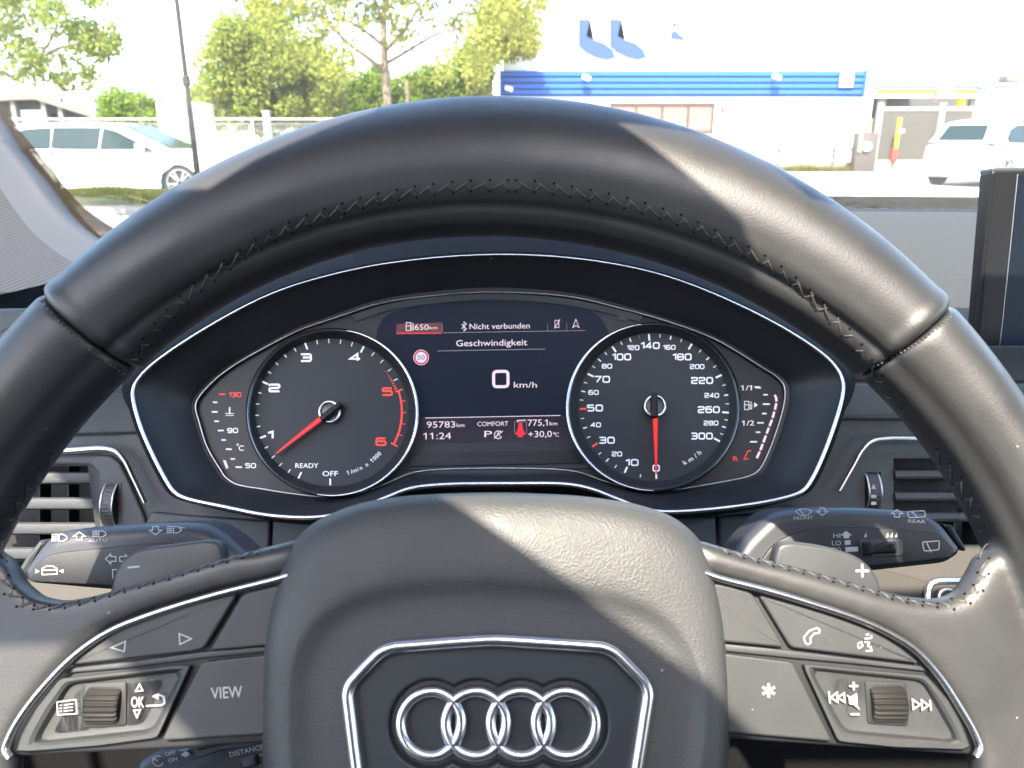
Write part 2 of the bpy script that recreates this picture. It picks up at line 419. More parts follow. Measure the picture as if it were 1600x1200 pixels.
# rest of the rim below the picture and the third spoke
rim_part('rim_leather', math.radians(238), math.radians(302), 60, 48, [])
bm_obj('lower_spoke', prism(WP, [(640, 1380), (900, 1380), (870, 1800), (840, 2060), (700, 2060), (670, 1800)], -.012, .004, .004), M['satin'], wheel)
# surface finder for things sewn on the leather
def bvh_of(objs):
    V, Fc = [], []
    for o in objs:
        k = len(V); org = Vector(o['_org']); V += [v.co+org for v in o.data.vertices]; Fc += [tuple(i+k for i in p.vertices) for p in o.data.polygons]
    return BVHTree.FromPolygons(V, Fc)
BV = bvh_of([top_rim, grip_l, grip_r])
def hit(px, py):
    d = ray(px, py).normalized(); r = BV.ray_cast(CAM, d)
    return (r[0], r[1] if r[1].dot(d) < 0 else -r[1]) if r[0] else None
lace_l = [(800, 290), (725, 291), (650, 300), (595, 310), (530, 328), (482, 345), (437, 363), (390, 391), (352, 416), (318, 441), (286, 470), (255, 503), (230, 534), (202, 571), (178, 610), (150, 642), (120, 676), (88, 712), (60, 742), (34, 778), (17, 810), (5, 850), (2, 880), (8, 910), (22, 934), (48, 948), (87, 949), (135, 940), (195, 922), (270, 901), (330, 883), (390, 866), (440, 851)]
lace_r = [(800, 290), (850, 293), (900, 301), (955, 312), (1008, 326), (1065, 345), (1130, 375), (1178, 399), (1214, 421), (1250, 449), (1280, 478), (1313, 510), (1340, 543), (1362, 577), (1383, 611), (1403, 645), (1430, 674), (1455, 704), (1483, 735), (1507, 768), (1524, 803), (1533, 840), (1537, 880), (1532, 912), (1514, 934), (1475, 946), (1412, 938), (1369, 926), (1275, 899), (1178, 874), (1110, 853)]
def strand(name, a, b, wd, m, lift=.0004, bow=.0005):
    ha, hb = hit(*a), hit(*b)
    if not ha or not hb or (ha[0]-hb[0]).length > .014: return None
    P = []
    for k in range(5):
        t = k/4; q = ha[0].lerp(hb[0], t)+(ha[1].lerp(hb[1], t)).normalized()*(lift-.0007*(abs(t-.5)*2)**3+bow*math.sin(PI*t)*.4)
        P.append(q)
    nn = (ha[1]+hb[1]).normalized()
    return bm_obj(name, sweep(P, [wd*.5, wd, wd*1.05, wd, wd*.5], [wd*.5, wd*.8, wd*.85, wd*.8, wd*.5], nn, k=6), m, wheel, angle=80)
HOLES = []
def lacing(path, sgn):
    P = catmull([Vector(p) for p in path], 10); L = [0]
    for a, b in zip(P[:-1], P[1:]): L.append(L[-1]+(b-a).length)
    def at(s):
        s = max(0, min(L[-1]-1e-3, s)); i = max(j for j in range(len(L)) if L[j] <= s); i = min(i, len(P)-2)
        t = (s-L[i])/(L[i+1]-L[i]); q = P[i].lerp(P[i+1], t); d = (P[min(i+3, len(P)-1)]-P[max(i-2, 0)]).normalized()
        return q, Vector((-d.y, d.x))
    s = 6
    while s < L[-1]-10:
        pitch = 29 if s < L[-1]*.62 else 24
        wid = 8.5 if s < L[-1]*.74 else 3.0
        jit = random.uniform(-.8, .8)
        q, n = at(s+jit); q2, n2 = at(s+pitch*1.02)
        q3, n3 = at(s+pitch*.42)
        # long strand from the outer hole to the inner one, and the short crossing one
        strand('stitch', tuple(q-n*wid*sgn), tuple(q2+n2*wid*sgn*.9), .00032, M['thread'], .0002, .0003)
        strand('stitch', tuple(q+n*wid*sgn), tuple(q3-n3*wid*sgn), .00028, M['thread'], .0001, .0003)
        for c in (q+n*wid*sgn, q-n*wid*sgn):
            h = hit(*c)
            if h: HOLES.append(h)
        s += pitch
lacing(lace_l, -1); lacing(lace_r, 1)
# cross seams of the leather pieces: a row of tight stitches
for sgn, A_, B_ in ((-1, (62, 468), (196, 586)), (1, (1488, 494), (1362, 574))):
    n = 22
    for i in range(n):
        t0, t1 = (i+.15)/n, (i+.8)/n
        a = Vector(A_).lerp(Vector(B_), t0); b = Vector(A_).lerp(Vector(B_), t1)
        bow = Vector((-4, 7)) if sgn < 0 else Vector((3, 6))
        a += bow*math.sin(PI*t0); b += bow*math.sin(PI*t1)
        strand('stitch', tuple(a), tuple(b), .00030, M['thread'], .0001)
bm = bmesh.new()
for p, n in HOLES:
    q = n.to_track_quat('Z', 'Y').to_matrix()
    bmesh.ops.create_circle(bm, cap_ends=True, segments=7, radius=.0004, matrix=Matrix.Translation(p+n*.00012) @ q.to_4x4())
o = bm_obj('stitch_holes', bm, M['hole'], wheel, smooth=False); o['kind'] = 'stuff'
# chrome edge trims
def px_curve(pl, pts, h, n=8, closed=False):
    return [pl.pt(p.x, p.y, h) for p in catmull([Vector(p) for p in pts], n, closed)]
def trim(name, pl, pts, h, w, hb, m, par, n=8, closed=False, taper=None):
    P = px_curve(pl, pts, h, n, closed); k = len(P)
    ra = [w*(taper(i/(k-1)) if taper else 1) for i in range(k)]
    return bm_obj(name, sweep(P, ra, hb, pl.N, closed, 12), m, par, angle=80)
TL = [(455, 898), (432, 905), (333, 930), (233, 961), (170, 987), (117, 1024), (68, 1074), (34, 1118), (16, 1150), (9, 1172), (16, 1184)]
TR = [(1100, 895), (1122, 903), (1200, 923), (1267, 943), (1334, 965), (1386, 988), (1430, 1016), (1468, 1058), (1500, 1107), (1522, 1146), (1530, 1170), (1524, 1182)]
trim('chrome_trim', WP, TL, .0052, .0010, .0014, M['chrome'], wheel)
trim('chrome_trim', WP, TR, .0052, .0010, .0014, M['chrome'], wheel)
# dark carrier plates behind the buttons
bm_obj('button_carrier', prism(WP, [(480, 905), (432, 909), (333, 934), (233, 965), (172, 990), (120, 1027), (72, 1077), (38, 1120), (20, 1152), (14, 1172), (24, 1182), (240, 1172), (480, 1158)], -.012, .0016, .001), M['black'], wheel)
bm_obj('button_carrier', prism(WP, [(1070, 905), (1122, 907), (1200, 927), (1267, 947), (1334, 969), (1384, 991), (1426, 1019), (1464, 1060), (1496, 1109), (1518, 1147), (1526, 1170), (1518, 1180), (1310, 1166), (1070, 1150)], -.012, .0016, .001), M['black'], wheel)
def button(pts, h=.0042, bev=.0006, r=8):
    return bm_obj('button', prism(WP, round_poly(pts, r), -.002, h, bev, 3), M['button'], wheel, angle=14)
HB = .0042
b1 = button([(106, 1040, 7), (128, 1020, 14), (155, 1001, 20), (187, 981, 20), (235, 962, 30), (300, 942, 20), (366, 928), (368, 932), (318, 1014), (300, 1018)])
b2 = button([(380, 927), (480, 905), (480, 1003), (328, 1017)])
b3 = button([(316, 1034), (480, 1016), (480, 1144), (252, 1158)])
b5 = button([(1060, 905), (1130, 914), (1176, 927), (1226, 1012), (1060, 996)])
b6 = button([(1186, 930), (1240, 945, 20), (1300, 963, 30), (1367, 988, 24), (1408, 1012, 20), (1438, 1037, 8), (1236, 1012)])
b7 = button([(1060, 1012), (1140, 1022), (1238, 1034), (1301, 1159), (1150, 1146), (1060, 1136)])
bm_obj('divider_strip', prism(WP, [(98, 1052), (106, 1044), (200, 1034), (318, 1018), (480, 1005), (480, 1012), (316, 1029), (200, 1044)], -.002, .0030, .0004), M['button'], wheel)
bm_obj('divider_strip', prism(WP, [(1060, 999), (1232, 1016), (1330, 1028), (1440, 1041), (1448, 1049), (1330, 1037), (1232, 1028), (1060, 1010)], -.002, .0030, .0004), M['button'], wheel)
# scroll wheel fields: raised frame, dished floor, ribbed roller
def dish(outer, inner, n=96, c=None):
    O = star(round_poly(outer, 6), c, n); I = star(round_poly(inner, 14), c, n); O2 = [c_.lerp(Vector(c), .02) for c_ in O]
    rings = [[WP.pt(p.x, p.y, -.002) for p in O], [WP.pt(p.x, p.y, .0034) for p in O], [WP.pt(p.x, p.y, .0042) for p in O2],
             [WP.pt(p.x, p.y, .0042) for p in [a.lerp(b, .45) for a, b in zip(O, I)]],
             [WP.pt(p.x, p.y, .0036) for p in [a.lerp(b, .7) for a, b in zip(O, I)]],
             [WP.pt(p.x, p.y, .0018) for p in I], [WP.pt(p.x, p.y, .0016) for p in [q.lerp(Vector(c), .2) for q in I]]]
    return bm_obj('scroll_field', loft(rings, True, False, True), M['button'], wheel, angle=14)
f1 = dish([(92, 1060), (200, 1048), (300, 1036), (247, 1153), (150, 1166), (24, 1176), (32, 1150), (55, 1108)], [(112, 1070), (282, 1050), (240, 1138), (60, 1158)], c=(165, 1105))
f2 = dish([(1252, 1036), (1350, 1046), (1448, 1055), (1484, 1096), (1505, 1135), (1518, 1172), (1400, 1168), (1309, 1159)], [(1268, 1047), (1440, 1066), (1492, 1156), (1320, 1140)], c=(1385, 1102))
def roller(cx, cy, hw, hh, par):
    # drum with its axis across, sunk in the field
    a = WP.pt(cx-hw, cy, .0015); b = WP.pt(cx+hw, cy, .0015); top = WP.pt(cx, cy-hh, .0015); R = (WP.pt(cx, cy, .0015)-top).length
    ax = (b-a).normalized(); up = WP.V; n = 80; rings = []
    L = (b-a).length
    for (t, rr) in ((0, .80), (.02, .9), (.06, .96), (.10, 1), (.90, 1), (.94, .96), (.98, .9), (1, .80)):
        rings.append([a+ax*(L*t)+(up*math.cos(2*PI*j/n)+WP.N*math.sin(2*PI*j/n)*.62)*R*(rr*(1 if (j//2) % 2 else (.90))) for j in range(n)])
    return bm_obj('scroll_roller', loft(rings, True, True, True), M['roller'], par, angle=25)
M['roller'] = mat('roller_rubber', (.011, .011, .010), .6, spec=.2)
bm_obj('roller_well', prism(WP, round_poly([(129, 1068), (197, 1065), (197, 1134), (129, 1138)], 6), .001, .0022, .0002), M['black'], f1)
roller(163, 1102, 27, 30, f1)
bm_obj('roller_well', prism(WP, round_poly([(1352, 1064), (1417, 1066), (1420, 1135), (1356, 1131)], 6), .001, .0022, .0002), M['black'], f2)
roller(1386, 1099, 27, 30, f2)
# button symbols
k = Ink(WP, HB+.00018); LW = 1.9
k.path([(174, 1012), (196, 1002), (194, 1018)], LW, True); k.new(); k.path([(280, 990), (299, 998), (281, 1007)], LW, True)
k.text(354, 1082, 'VIEW', 17.5, 49, rot=-3, bold=.005)
k.new(); k.path([(1258, 1004), (1256, 996), (1264, 986), (1276, 981), (1281, 984), (1280, 989), (1272, 990), (1266, 997), (1267, 1004), (1262, 1007)], LW, True)
k.new()
for q in ([(1353, 992), (1358, 991)], [(1351, 998), (1361, 997), (1362, 993)], [(1340, 1006), (1346, 1003), (1348, 1009), (1342, 1013), (1340, 1008)], [(1351, 1003), (1358, 1004), (1356, 1009), (1362, 1012)], [(1353, 1017), (1362, 1017), (1361, 1012)]):
    k.path(q, 2.1)
k.new()
for a in range(3):
    c, s_ = math.cos(a*PI/3+PI/2), math.sin(a*PI/3+PI/2); k.line((1201-11*c, 1079-11*s_), (1201+11*c, 1079+11*s_), 4)
k.build('button_symbols', M['white_ink'], wheel)
k = Ink(WP, .0032)
k.path([(89, 1097), (119, 1093), (120, 1115), (90, 1117)], 1.5, True)
for i in range(3): k.line((100, 1101.5+i*4.8), (114, 1100+i*4.8), 1.3); k.line((93.5, 1102+i*4.8), (96, 1101.8+i*4.8), 1.5)
k.text(215, 1097, 'OK', 16, 20, bold=.006)
k.new(); k.path([(218, 1069), (212, 1080), (223, 1079)], 1.9, True); k.new(); k.path([(209, 1110), (219, 1109), (214, 1121)], 1.9, True)
k.new(); k.path([(228, 1103), (252, 1102), (257, 1099), (256, 1089), (250, 1086), (244, 1088)], 2.3); k.poly((237, 1088), (248, 1083), (248, 1093))
for x0, m_ in ((1296, 1), ):
    k.new(); k.line((1295, 1080), (1297, 1099), 2.2); k.path([(1308, 1082), (1298, 1090), (1309, 1097)], 2.2, True); k.path([(1319, 1083), (1309, 1090), (1320, 1097)], 2.2, True)
k.new(); k.line((1327, 1072), (1341, 1072), 2.8); k.line((1334, 1065.5), (1334, 1078.5), 2.8); k.new(); k.line((1329, 1116), (1343, 1116), 2.8)
k.new(); k.poly((1326, 1089), (1331, 1088), (1339, 1083), (1340, 1106), (1333, 1101), (1327, 1100)); k.line((1324, 1086), (1343, 1108), 1.6)
k.new(); k.path([(1426, 1093), (1427, 1108), (1438, 1101)], 2.2, True); k.path([(1440, 1094), (1441, 1109), (1451, 1102)], 2.2, True); k.line((1453, 1094), (1455, 1110), 2.4)
k.build('button_symbols', M['white_ink'], wheel)
# airbag pad: lofted cushion
PO = round_poly([(631, 774, 60), (770, 768, 90), (909, 774, 60), (1001, 788, 50), (1057, 809, 40), (1094, 842, 40), (1117, 890, 50), (1133, 968, 60), (1140, 1084, 60), (1140, 1200, 60), (1100, 1400, 80), (960, 1520, 60), (590, 1520, 60), (450, 1400, 80), (409, 1200, 60), (409, 1038, 60), (418, 954, 50), (437, 890, 40), (460, 843, 40), (492, 814, 40), (553, 787, 50)], 60, 6)
PK = round_poly([(751, 907, 80), (862, 915, 60), (955, 928, 50), (1024, 955, 40), (1064, 990, 40), (1092, 1047, 40), (1100, 1111, 50), (1092, 1200, 60), (1050, 1380, 60), (500, 1380, 60), (458, 1200, 60), (459, 1050, 50), (474, 1002, 40), (506, 962, 40), (557, 930, 40), (631, 913, 60)], 50, 6)
PE = round_poly([(601, 1008), (770, 996, 60), (953, 1008), (1018, 1075), (990, 1250), (950, 1330), (600, 1330), (560, 1250), (538, 1073)], 16, 6)
C0 = (772, 1135); NP = 288
O_, K_, E_ = star(PO, C0, NP), star(PK, C0, NP), star(PE, C0, NP)
rings = []
def ring(A, B, t, h): rings.append([WP.pt(*(a.lerp(b, t)), h) for a, b in zip(A, B)])
ring(O_, K_, 0, -.030); ring(O_, K_, 0, -.004); ring(O_, K_, .0, .000)
for t, h in ((.02, .0022), (.05, .0042), (.10, .0060), (.18, .0075), (.30, .0086), (.45, .0093), (.62, .0098), (.80, .0101), (.92, .0101), (1, .0098)): ring(O_, K_, t, h)
for t, h in ((.08, .0092), (.18, .0085), (.30, .0081), (.50, .0080), (.75, .0081), (.95, .0080), (1.04, .0079), (1.06, .0050)): ring(K_, E_, t, h)
bm_obj('airbag_cover', loft(rings, True), M['padskin'], wheel, angle=75)
# emblem plate with recessed rings
EF = [(541, 1074), (601, 1011), (770, 999), (953, 1011), (1015, 1074), (987, 1250), (948, 1327), (602, 1327), (563, 1250)]
trim('emblem_frame', WP, [tuple(p) for p in round_poly([(p[0], p[1], 22) for p in EF], 22, 6)], .0086, .0019, .0022, M['chrome'], wheel, n=2, closed=True)
EI = inset_poly([Vector(p) for p in EF], 8)
RX = [673, 743.3, 813.7, 884]; RY = 1131; RR = 56.4
uvR = []
for x in RX:
    p = WP.pt(x, RY, .0070)-WP.O; uvR.append((p.dot(WP.U), p.dot(WP.V)))
rr = RR/1200*(WP.pt(770, RY, .0070)-CAM).dot(FF)
W_, H_ = 240, 170; V, Fc = [], []
mx0 = (uvR[0][0]+uvR[3][0])/2
pe = [WP.pt(p.x, p.y, .0066)-WP.O for p in EI]; pe = [(q.dot(WP.U), q.dot(WP.V)) for q in pe]
vmin, vmax = min(q[1] for q in pe), max(q[1] for q in pe)
def span(v):
    xs = []
    for i in range(len(pe)):
        a, b = pe[i], pe[(i+1) % len(pe)]
        if (a[1]-v)*(b[1]-v) < 0: xs.append(a[0]+(b[0]-a[0])*(v-a[1])/(b[1]-a[1]))
    return min(xs), max(xs)
for j in range(H_+1):
    v = vmin+1e-5+(vmax-vmin-2e-5)*j/H_; x0, x1 = span(v)
    for i in range(W_+1):
        u = x0+(x1-x0)*i/W_; d = min(math.hypot(u-a, v-b) for a, b in uvR)-(rr*1.16)
        t = min(1, max(0, .5-d/.0012)); t = t*t*(3-2*t)
        V.append(WP.O+WP.U*u+WP.V*v+WP.N*(.0070-.0022*t))
for j in range(H_):
    for i in range(W_):
        a = j*(W_+1)+i; Fc.append((a, a+1, a+W_+2, a+W_+1))
mesh_obj('emblem_plate', V, Fc, mat('emblem_plate', (.022, .026, .030), .38, spec=.45), wheel)
for (u, v) in uvR:
    c = WP.O+WP.U*u+WP.V*v; n = 72; r_ = rr*.84
    P = [c+WP.U*(r_*math.cos(2*PI*i/n))+WP.V*(r_*math.sin(2*PI*i/n))+WP.N*.0064 for i in range(n)]
    bm_obj('emblem_ring', sweep(P, rr*.165, .0016, WP.N, True, 14), M['ringmetal'] if 'ringmetal' in M else M.setdefault('ringmetal', mat('emblem_metal', (.72, .72, .74), .26, 1)), wheel, angle=80)
# shift paddles behind the spokes
PP = Plane(270, 880, .232, 24)
pl_ = bm_obj('shift_paddle', prism(PP, round_poly([(160, 960), (171, 925, 5), (177, 895, 20), (192, 872, 16), (216, 858, 20), (324, 844, 10), (343, 848, 10), (350, 872, 8), (352, 930)], 6), -.003, .002, .0012), M['paddle'], wheel)
pr_ = bm_obj('shift_paddle', prism(PP, round_poly([(1205, 930), (1211, 871, 6), (1217, 851, 8), (1236, 847, 10), (1294, 854, 20), (1340, 869, 22), (1364, 888, 14), (1376, 912, 10), (1380, 960)], 6), -.003, .002, .0012), M['paddle'], wheel)
k = Ink(PP, .0022); k.line((199, 887), (218, 885), 2.6); k.new(); k.line((1337, 892), (1358, 892), 3.4); k.line((1347, 881), (1347.5, 902), 3.4); k.build('paddle_signs', M['white_ink'], wheel)
# hub and column behind the wheel
bm = bmesh.new()
a = WP.O-WP.N*.012; b = WP.O-WP.N*.20
for i in range(1): merge(bm, sweep([a, a.lerp(b, .5), b], [.055, .05, .05], [.055, .05, .05], WP.U, k=40))
bm_obj('hub', bm, M['black'], wheel)
# ------------------------------------------------------------------ instrument cluster
CP = Plane(770, 620, .455, 32)
clus = thing('instrument_cluster', CP.O, 'chrome edged instrument cluster with two round dials and a lit display between them', 'instrument cluster')
OUT = [(208, 620), (209, 605), (216, 593), (237, 571), (312, 519), (425, 459), (537, 425), (650, 406), (795, 398), (930, 408), (1042, 432), (1155, 477), (1249, 528), (1299, 566), (1315, 590), (1317, 612), (1294, 691), (1267, 751), (1254, 767), (1230, 777), (1155, 791), (1042, 800), (1004, 795), (967, 781), (922, 764), (885, 757), (800, 756), (687, 758), (640, 764), (600, 779), (560, 795), (500, 808), (425, 806), (350, 792), (286, 777), (272, 768), (260, 751), (222, 672)]
CC = (765, 640); NC = 360
OS = [Vector(p[:2]) for p in catmull([Vector((*p, 0)) for p in OUT], 6, True)]
o_ = star(OS, CC, NC)
INN = [(307, 645), (306, 632), (313, 618), (350, 582), (425, 537), (470, 515), (507, 502), (537, 492), (594, 474), (687, 461), (775, 456.5), (892, 464), (967, 481), (1042, 502), (1117, 530), (1192, 575), (1215, 590), (1225, 603), (1226, 625), (1211, 680), (1191, 727), (1183, 737), (1170, 744), (1117, 755), (1042, 766), (990, 764), (945, 752), (905, 738), (860, 733), (680, 734), (640, 740), (600, 757), (560, 771), (510, 776), (462, 772), (410, 764), (368, 756), (352, 745), (344, 733), (324, 699), (310, 655)]
IS = [Vector(p[:2]) for p in catmull([Vector((*p, 0)) for p in INN], 6, True)]
i_ = star(IS, CC, NC)
HO = .030
def offs(A, d): return inset_poly(A, -d) if True else A
def ringpx(A, h): return [CP.pt(p.x, p.y, h) for p in A]
def mixp(A, B, t): return [a.lerp(b, t) for a, b in zip(A, B)]
# bezel trim, hood shell, sloping surround
bm_obj('chrome_bezel', sweep(ringpx(OS, HO), [.0004+.0008*max(0, min(1, (p.y-440)/200)) for p in OS], [.0006+.0008*max(0, min(1, (p.y-440)/200)) for p in OS], CP.N, True, 10), M['chrome'], clus, angle=80)
oo = star([Vector(p) for p in inset_poly(OS, 7)], CC, NC) if False else [Vector(CC)+(p-Vector(CC))*(1+9/(p-Vector(CC)).length) for p in o_]
o3 = [Vector(CC)+(p-Vector(CC))*(1+(10+60*max(0, -(p-Vector(CC)).normalized().y)**.7)/(p-Vector(CC)).length) for p in o_]
bmh = loft([ringpx(o_, HO-.0012), [p for p in ringpx(mixp(o_, oo, .6), HO-.0008)], ringpx(oo, HO-.003), ringpx(o3, HO-.030), [q-CP.N*.07 for q in ringpx(o3, HO-.03)]], True)
bm_obj('hood', bmh, M['hood'], clus, angle=50)
im = [Vector(CC)+(p-Vector(CC))*(1+14/(p-Vector(CC)).length) for p in i_]
bm_obj('surround', loft([ringpx(o_, HO-.0012), ringpx(mixp(o_, im, .06), HO-.003), ringpx(mixp(o_, im, .5), HO*.62), ringpx(mixp(o_, im, 1), .0085), ringpx(mixp(im, i_, .5), .0055), ringpx(i_, .0048)], True), M['cl_band'], clus, angle=40)
bm_obj('inner_trim', sweep(ringpx(IS, .0050), .00034, .0006, CP.N, True, 8), M['satin'], clus, angle=80)
fb = loft([ringpx(i_, .0046)], True) if False else None
bm_obj('face_plate', prism(CP, [tuple(p) for p in mixp(i_, i_, 0)], -.02, .0020), M['cl_face'], clus, smooth=False)
# display between the dials
SCR = round_poly([(560, 700), (580, 600), (590, 510), (602, 492, 14), (657, 475, 60), (770, 469, 90), (882, 475, 60), (935, 489, 20), (952, 520), (960, 600), (980, 690)], 12, 5)
scr = bm_obj('display', prism(CP, SCR, .001, .0028, .0003, 1), M['screen'], clus, smooth=False)
bm_obj('display_lower_band', prism(CP, [(600, 694), (600, 652), (960, 648), (960, 690)], .0026, .0030), M['screen_low'], scr, smooth=False)
bm_obj('lower_recess', prism(CP, [(560, 734), (560, 694), (985, 690), (985, 732)], .0018, .0032, .0003), M['cl_face'], clus, smooth=False)
bm_obj('lower_recess_panel', prism(CP, round_poly([(636, 730), (642, 708), (896, 702), (912, 724)], 4), .003, .0040, .0005), M['cl_band'], clus)
bm_obj('top_ledge', loft([ringpx([Vector(p) for p in catmull([Vector((x, y, 0)) for x, y in ((550, 492), (610, 474), (690, 463), (775, 459), (880, 466), (960, 482), (1005, 494))], 8)], h) for h in (.0048,)]+[ringpx([Vector(p[:2]) for p in catmull([Vector((x, y, 0)) for x, y in ((556, 502), (612, 484), (692, 473), (775, 468), (880, 476), (952, 490), (1000, 503))], 8)], .0029)], False), M['ledge'] if 'ledge' in M else M.setdefault('ledge', mat('cluster_ledge', (.040, .046, .050), .5)), clus)
# dial tubes
def dial(cx, cy, rx, ry, fx, fy, name, left):
    n = 128
    def el(a, b, h, ox=0, oy=0): return [CP.pt(cx+ox+a*math.cos(2*PI*i/n), cy+oy+b*math.sin(2*PI*i/n), h) for i in range(n)]
    root = bm_obj(name, loft([el(rx-4, ry-4, .0095), el(fx+5, fy+5, .0055, ), el(fx+1, fy+1, .0040), el(fx, fy, .0036)], True, False, False), M['cl_band'], clus, angle=40)
    bm_obj('dial_face', loft([el(fx+2, fy+2, .0020), el(fx+1.5, fy+1.5, .0037)], True, False, True), M['dial'], root, smooth=False)
    bm_obj('dial_ring', loft([el(rx+1.5, ry+1.5, -.002), el(rx+1.5, ry+1.5, .0088), el(rx+.5, ry+.5, .0100), el(rx-2.2, ry-2.2, .0104), el(rx-5, ry-5, .0094)], True), M['chrome_dark'], root, angle=60)
    a0, a1 = (-80, 100) if left else (90, 262)
    P = [CP.pt(cx+(rx-1)*math.cos(math.radians(a)), cy+(ry-1)*math.sin(math.radians(a)), .0104) for a in np.linspace(a0, a1, 60)]
    rr_ = [.00085*math.sin(PI*min(1, max(0, (i+1)/61)))**.6+.0001 for i in range(60)]
    bm_obj('chrome_crescent', sweep(P, rr_, rr_, CP.N, False, 8), M['chrome'], root, angle=80)
    return root
M['chrome_dark'] = mat('dark_chrome', (.16, .17, .18), .25, 1)
dl = dial(519, 644.5, 134, 131, 119, 115, 'rev_counter', True)
dr = dial(1021, 636, 135.5, 131.5, 117.5, 115.5, 'speedometer', False)
DH = .0040
def dk(cx, cy, a, r, ky): a = math.radians(a); return (cx-r*math.sin(a), cy+r*math.cos(a)*ky)
def tick(ink, c, a, r0, r1, w, ky=.968): ink.line(dk(*c, a, r0, ky), dk(*c, a, r1, ky), w)
# rev counter print
k = Ink(CP, DH); kr = Ink(CP, DH); c = (516, 644)
def ra(v): return 69.2+45.7*(v-1)
tick(k, c, 0, 107, 118, 2.4); tick(k, c, 25, 107, 118, 2.4)
for i in range(2, 31):
    v = i*.2; a = ra(v); big = i % 5 == 0
    if v < 1: a = {2: 42.5, 3: 51, 4: 60.3}[i]
    if i == 2: tick(k, c, 34, 111, 118, 1.3)
    if v >= 5: tick(kr, c, a, 110 if not big else 107, 119, 1.6 if not big else 2.4)
    else: tick(k, c, a, 107.5 if big else 111.5, 118.3, 2.7 if big else 1.3)
kr.path([dk(*c, ra(5)+t*(ra(6)-ra(5)), 112, .968) for t in np.linspace(0, 1, 30)], 3.0)
for i in range(9):
    t = i/9; kr.path([dk(*c, ra(4.52)+i*2.35+q, 108.5+.6*t, .968) for q in (0, .45+.9*t)], 1.2+3*t)
for t_, x, y in (('1', 525, 770), ('2', 552, 455), ('3', 763, 252), ('4', 1092, 250)): k.text(300+x/4.286, 500+y/4.286, t_, 13.5, 10 if t_ == '1' else 18.5, 3.0) if 0 else k.num(300+x/4.286, 500+y/4.286, t_, 13.5, 10 if t_ == '1' else 18.5, 3.0)
for t_, x, y in (('5', 1308, 480), ('6', 1266, 815)): kr.num(300+x/4.286, 500+y/4.286, t_, 13.5, 17.5, 3.0)
k.text(479.5, 727.5, 'READY', 7.2, 36, bold=.006); k.text(516, 740, 'OFF', 7.6, 24, bold=.008)
for i, ch in enumerate('1/min x 1000'):
    if ch != ' ':
        a = -16-3.05*i*.98; x, y = dk(*c, a, 101.5, .968); k.text(x, y, ch, 6.2, None, rot=a, sx=1.05, bold=.004)
k.build('tick_marks', M['dial_ink'], dl); kr.build('tick_marks', M['dial_red'], dl)
# speedometer print
k = Ink(CP, DH); kr = Ink(CP, DH); c = (1022.5, 635)
A_ = {0: -1.5, 10: 23.5, 20: 40.3, 30: 56.2, 40: 72.3, 50: 88, 60: 102.3, 70: 116.8, 80: 131, 100: 145.7, 120: 160.7, 140: 175.8, 160: 192.9, 180: 210.1, 200: 227.2, 220: 244.2, 240: 260.8, 260: 275, 280: 287, 300: 298.9}
big = (0, 10, 30, 50, 70, 100, 140, 180, 220, 260, 300); ks = sorted(A_)
for i, v in enumerate(ks):
    q = kr if v in (30, 50) else k
    if v in big: tick(q, c, A_[v], 106.5, 116.8, 2.7)
    else: tick(k, c, A_[v], 110.5, 116.8, 1.8)
    if i: tick(kr if v == 140 else k, c, (A_[v]+A_[ks[i-1]])/2, 111.5, 116.8, 1.2 if v != 140 else .8)
for v, x, y in ((10, 460, 997), (20, 360, 940), (30, 292, 848), (40, 218, 745), (50, 213, 632), (60, 203, 528), (70, 260, 440), (80, 293, 352), (100, 390, 290), (120, 468, 228), (140, 582, 214), (160, 710, 226), (180, 795, 290), (200, 897, 355), (220, 930, 448), (240, 995, 548), (260, 975, 643), (280, 990, 733), (300, 928, 820), (0, 623, 1035)):
    b = v in big; n = len(str(v)); wd = (11, 24, 33)[n-1] if b else (8, 15.5, 22)[n-1]
    if str(v)[0] == '1': wd -= 4 if b else 3
    k.num(880+x/4.286, 490+y/4.286, str(v), 10.8 if b else 7.6, wd*1.04, 2.0 if b else 1.45)
for i, ch in enumerate('km/h'):
    a = -29-4.2*i-(1.2 if i > 1 else 0)+(1.4 if i == 0 else 0); x, y = dk(*c, a, 103, .968); k.text(x, y-1, ch, 7, None, rot=a, sx=1.1, bold=.004)
k.build('tick_marks', M['dial_ink'], dr); kr.build('tick_marks', M['dial_red'], dr)
# needles
def needle(c, a, L, par):
    ar = math.radians(a); d = Vector((-math.sin(ar), math.cos(ar)*.968)); n = Vector((-d.y, d.x)); c = Vector(c)
    def q(t, s): return tuple(c+d*t+n*s)
    nb = bm_obj('needle', loft([[CP.pt(*q(t, s), h) for s, h in ((-w_, .0066), (-w_*.6, .0088), (w_*.6, .0088), (w_, .0066))] for t, w_ in ((8, 4.6), (26, 4.2), (L*.75, 2.2), (L-1, .9), (L, .3))], True, True, True), M['needle'], par, angle=30)
    P = [CP.pt(c.x+15.6*math.cos(t), c.y+15.6*math.sin(t), .0068) for t in np.linspace(0, 2*PI, 61)[:-1]]
    bm_obj('needle_ring', sweep(P, .00085, .0010, CP.N, True, 10), M['chrome'], par, angle=80)
    bm_obj('needle_hub', prism(CP, [(c.x+14.5*math.cos(t), c.y+14.5*math.sin(t)) for t in np.linspace(0, 2*PI, 33)[:-1]], .003, .0062, .0006), M['hubgrey'], par)
    cap = round_poly([q(-23, -5), q(-23, 5), q(19, 6), q(19, -6)], 5)
    bm_obj('needle_cap', prism(CP, cap, .006, .0105, .0014), M['gloss'], par, angle=50)
M['hubgrey'] = mat('hub_grey', (.09, .10, .10), .35, .6)
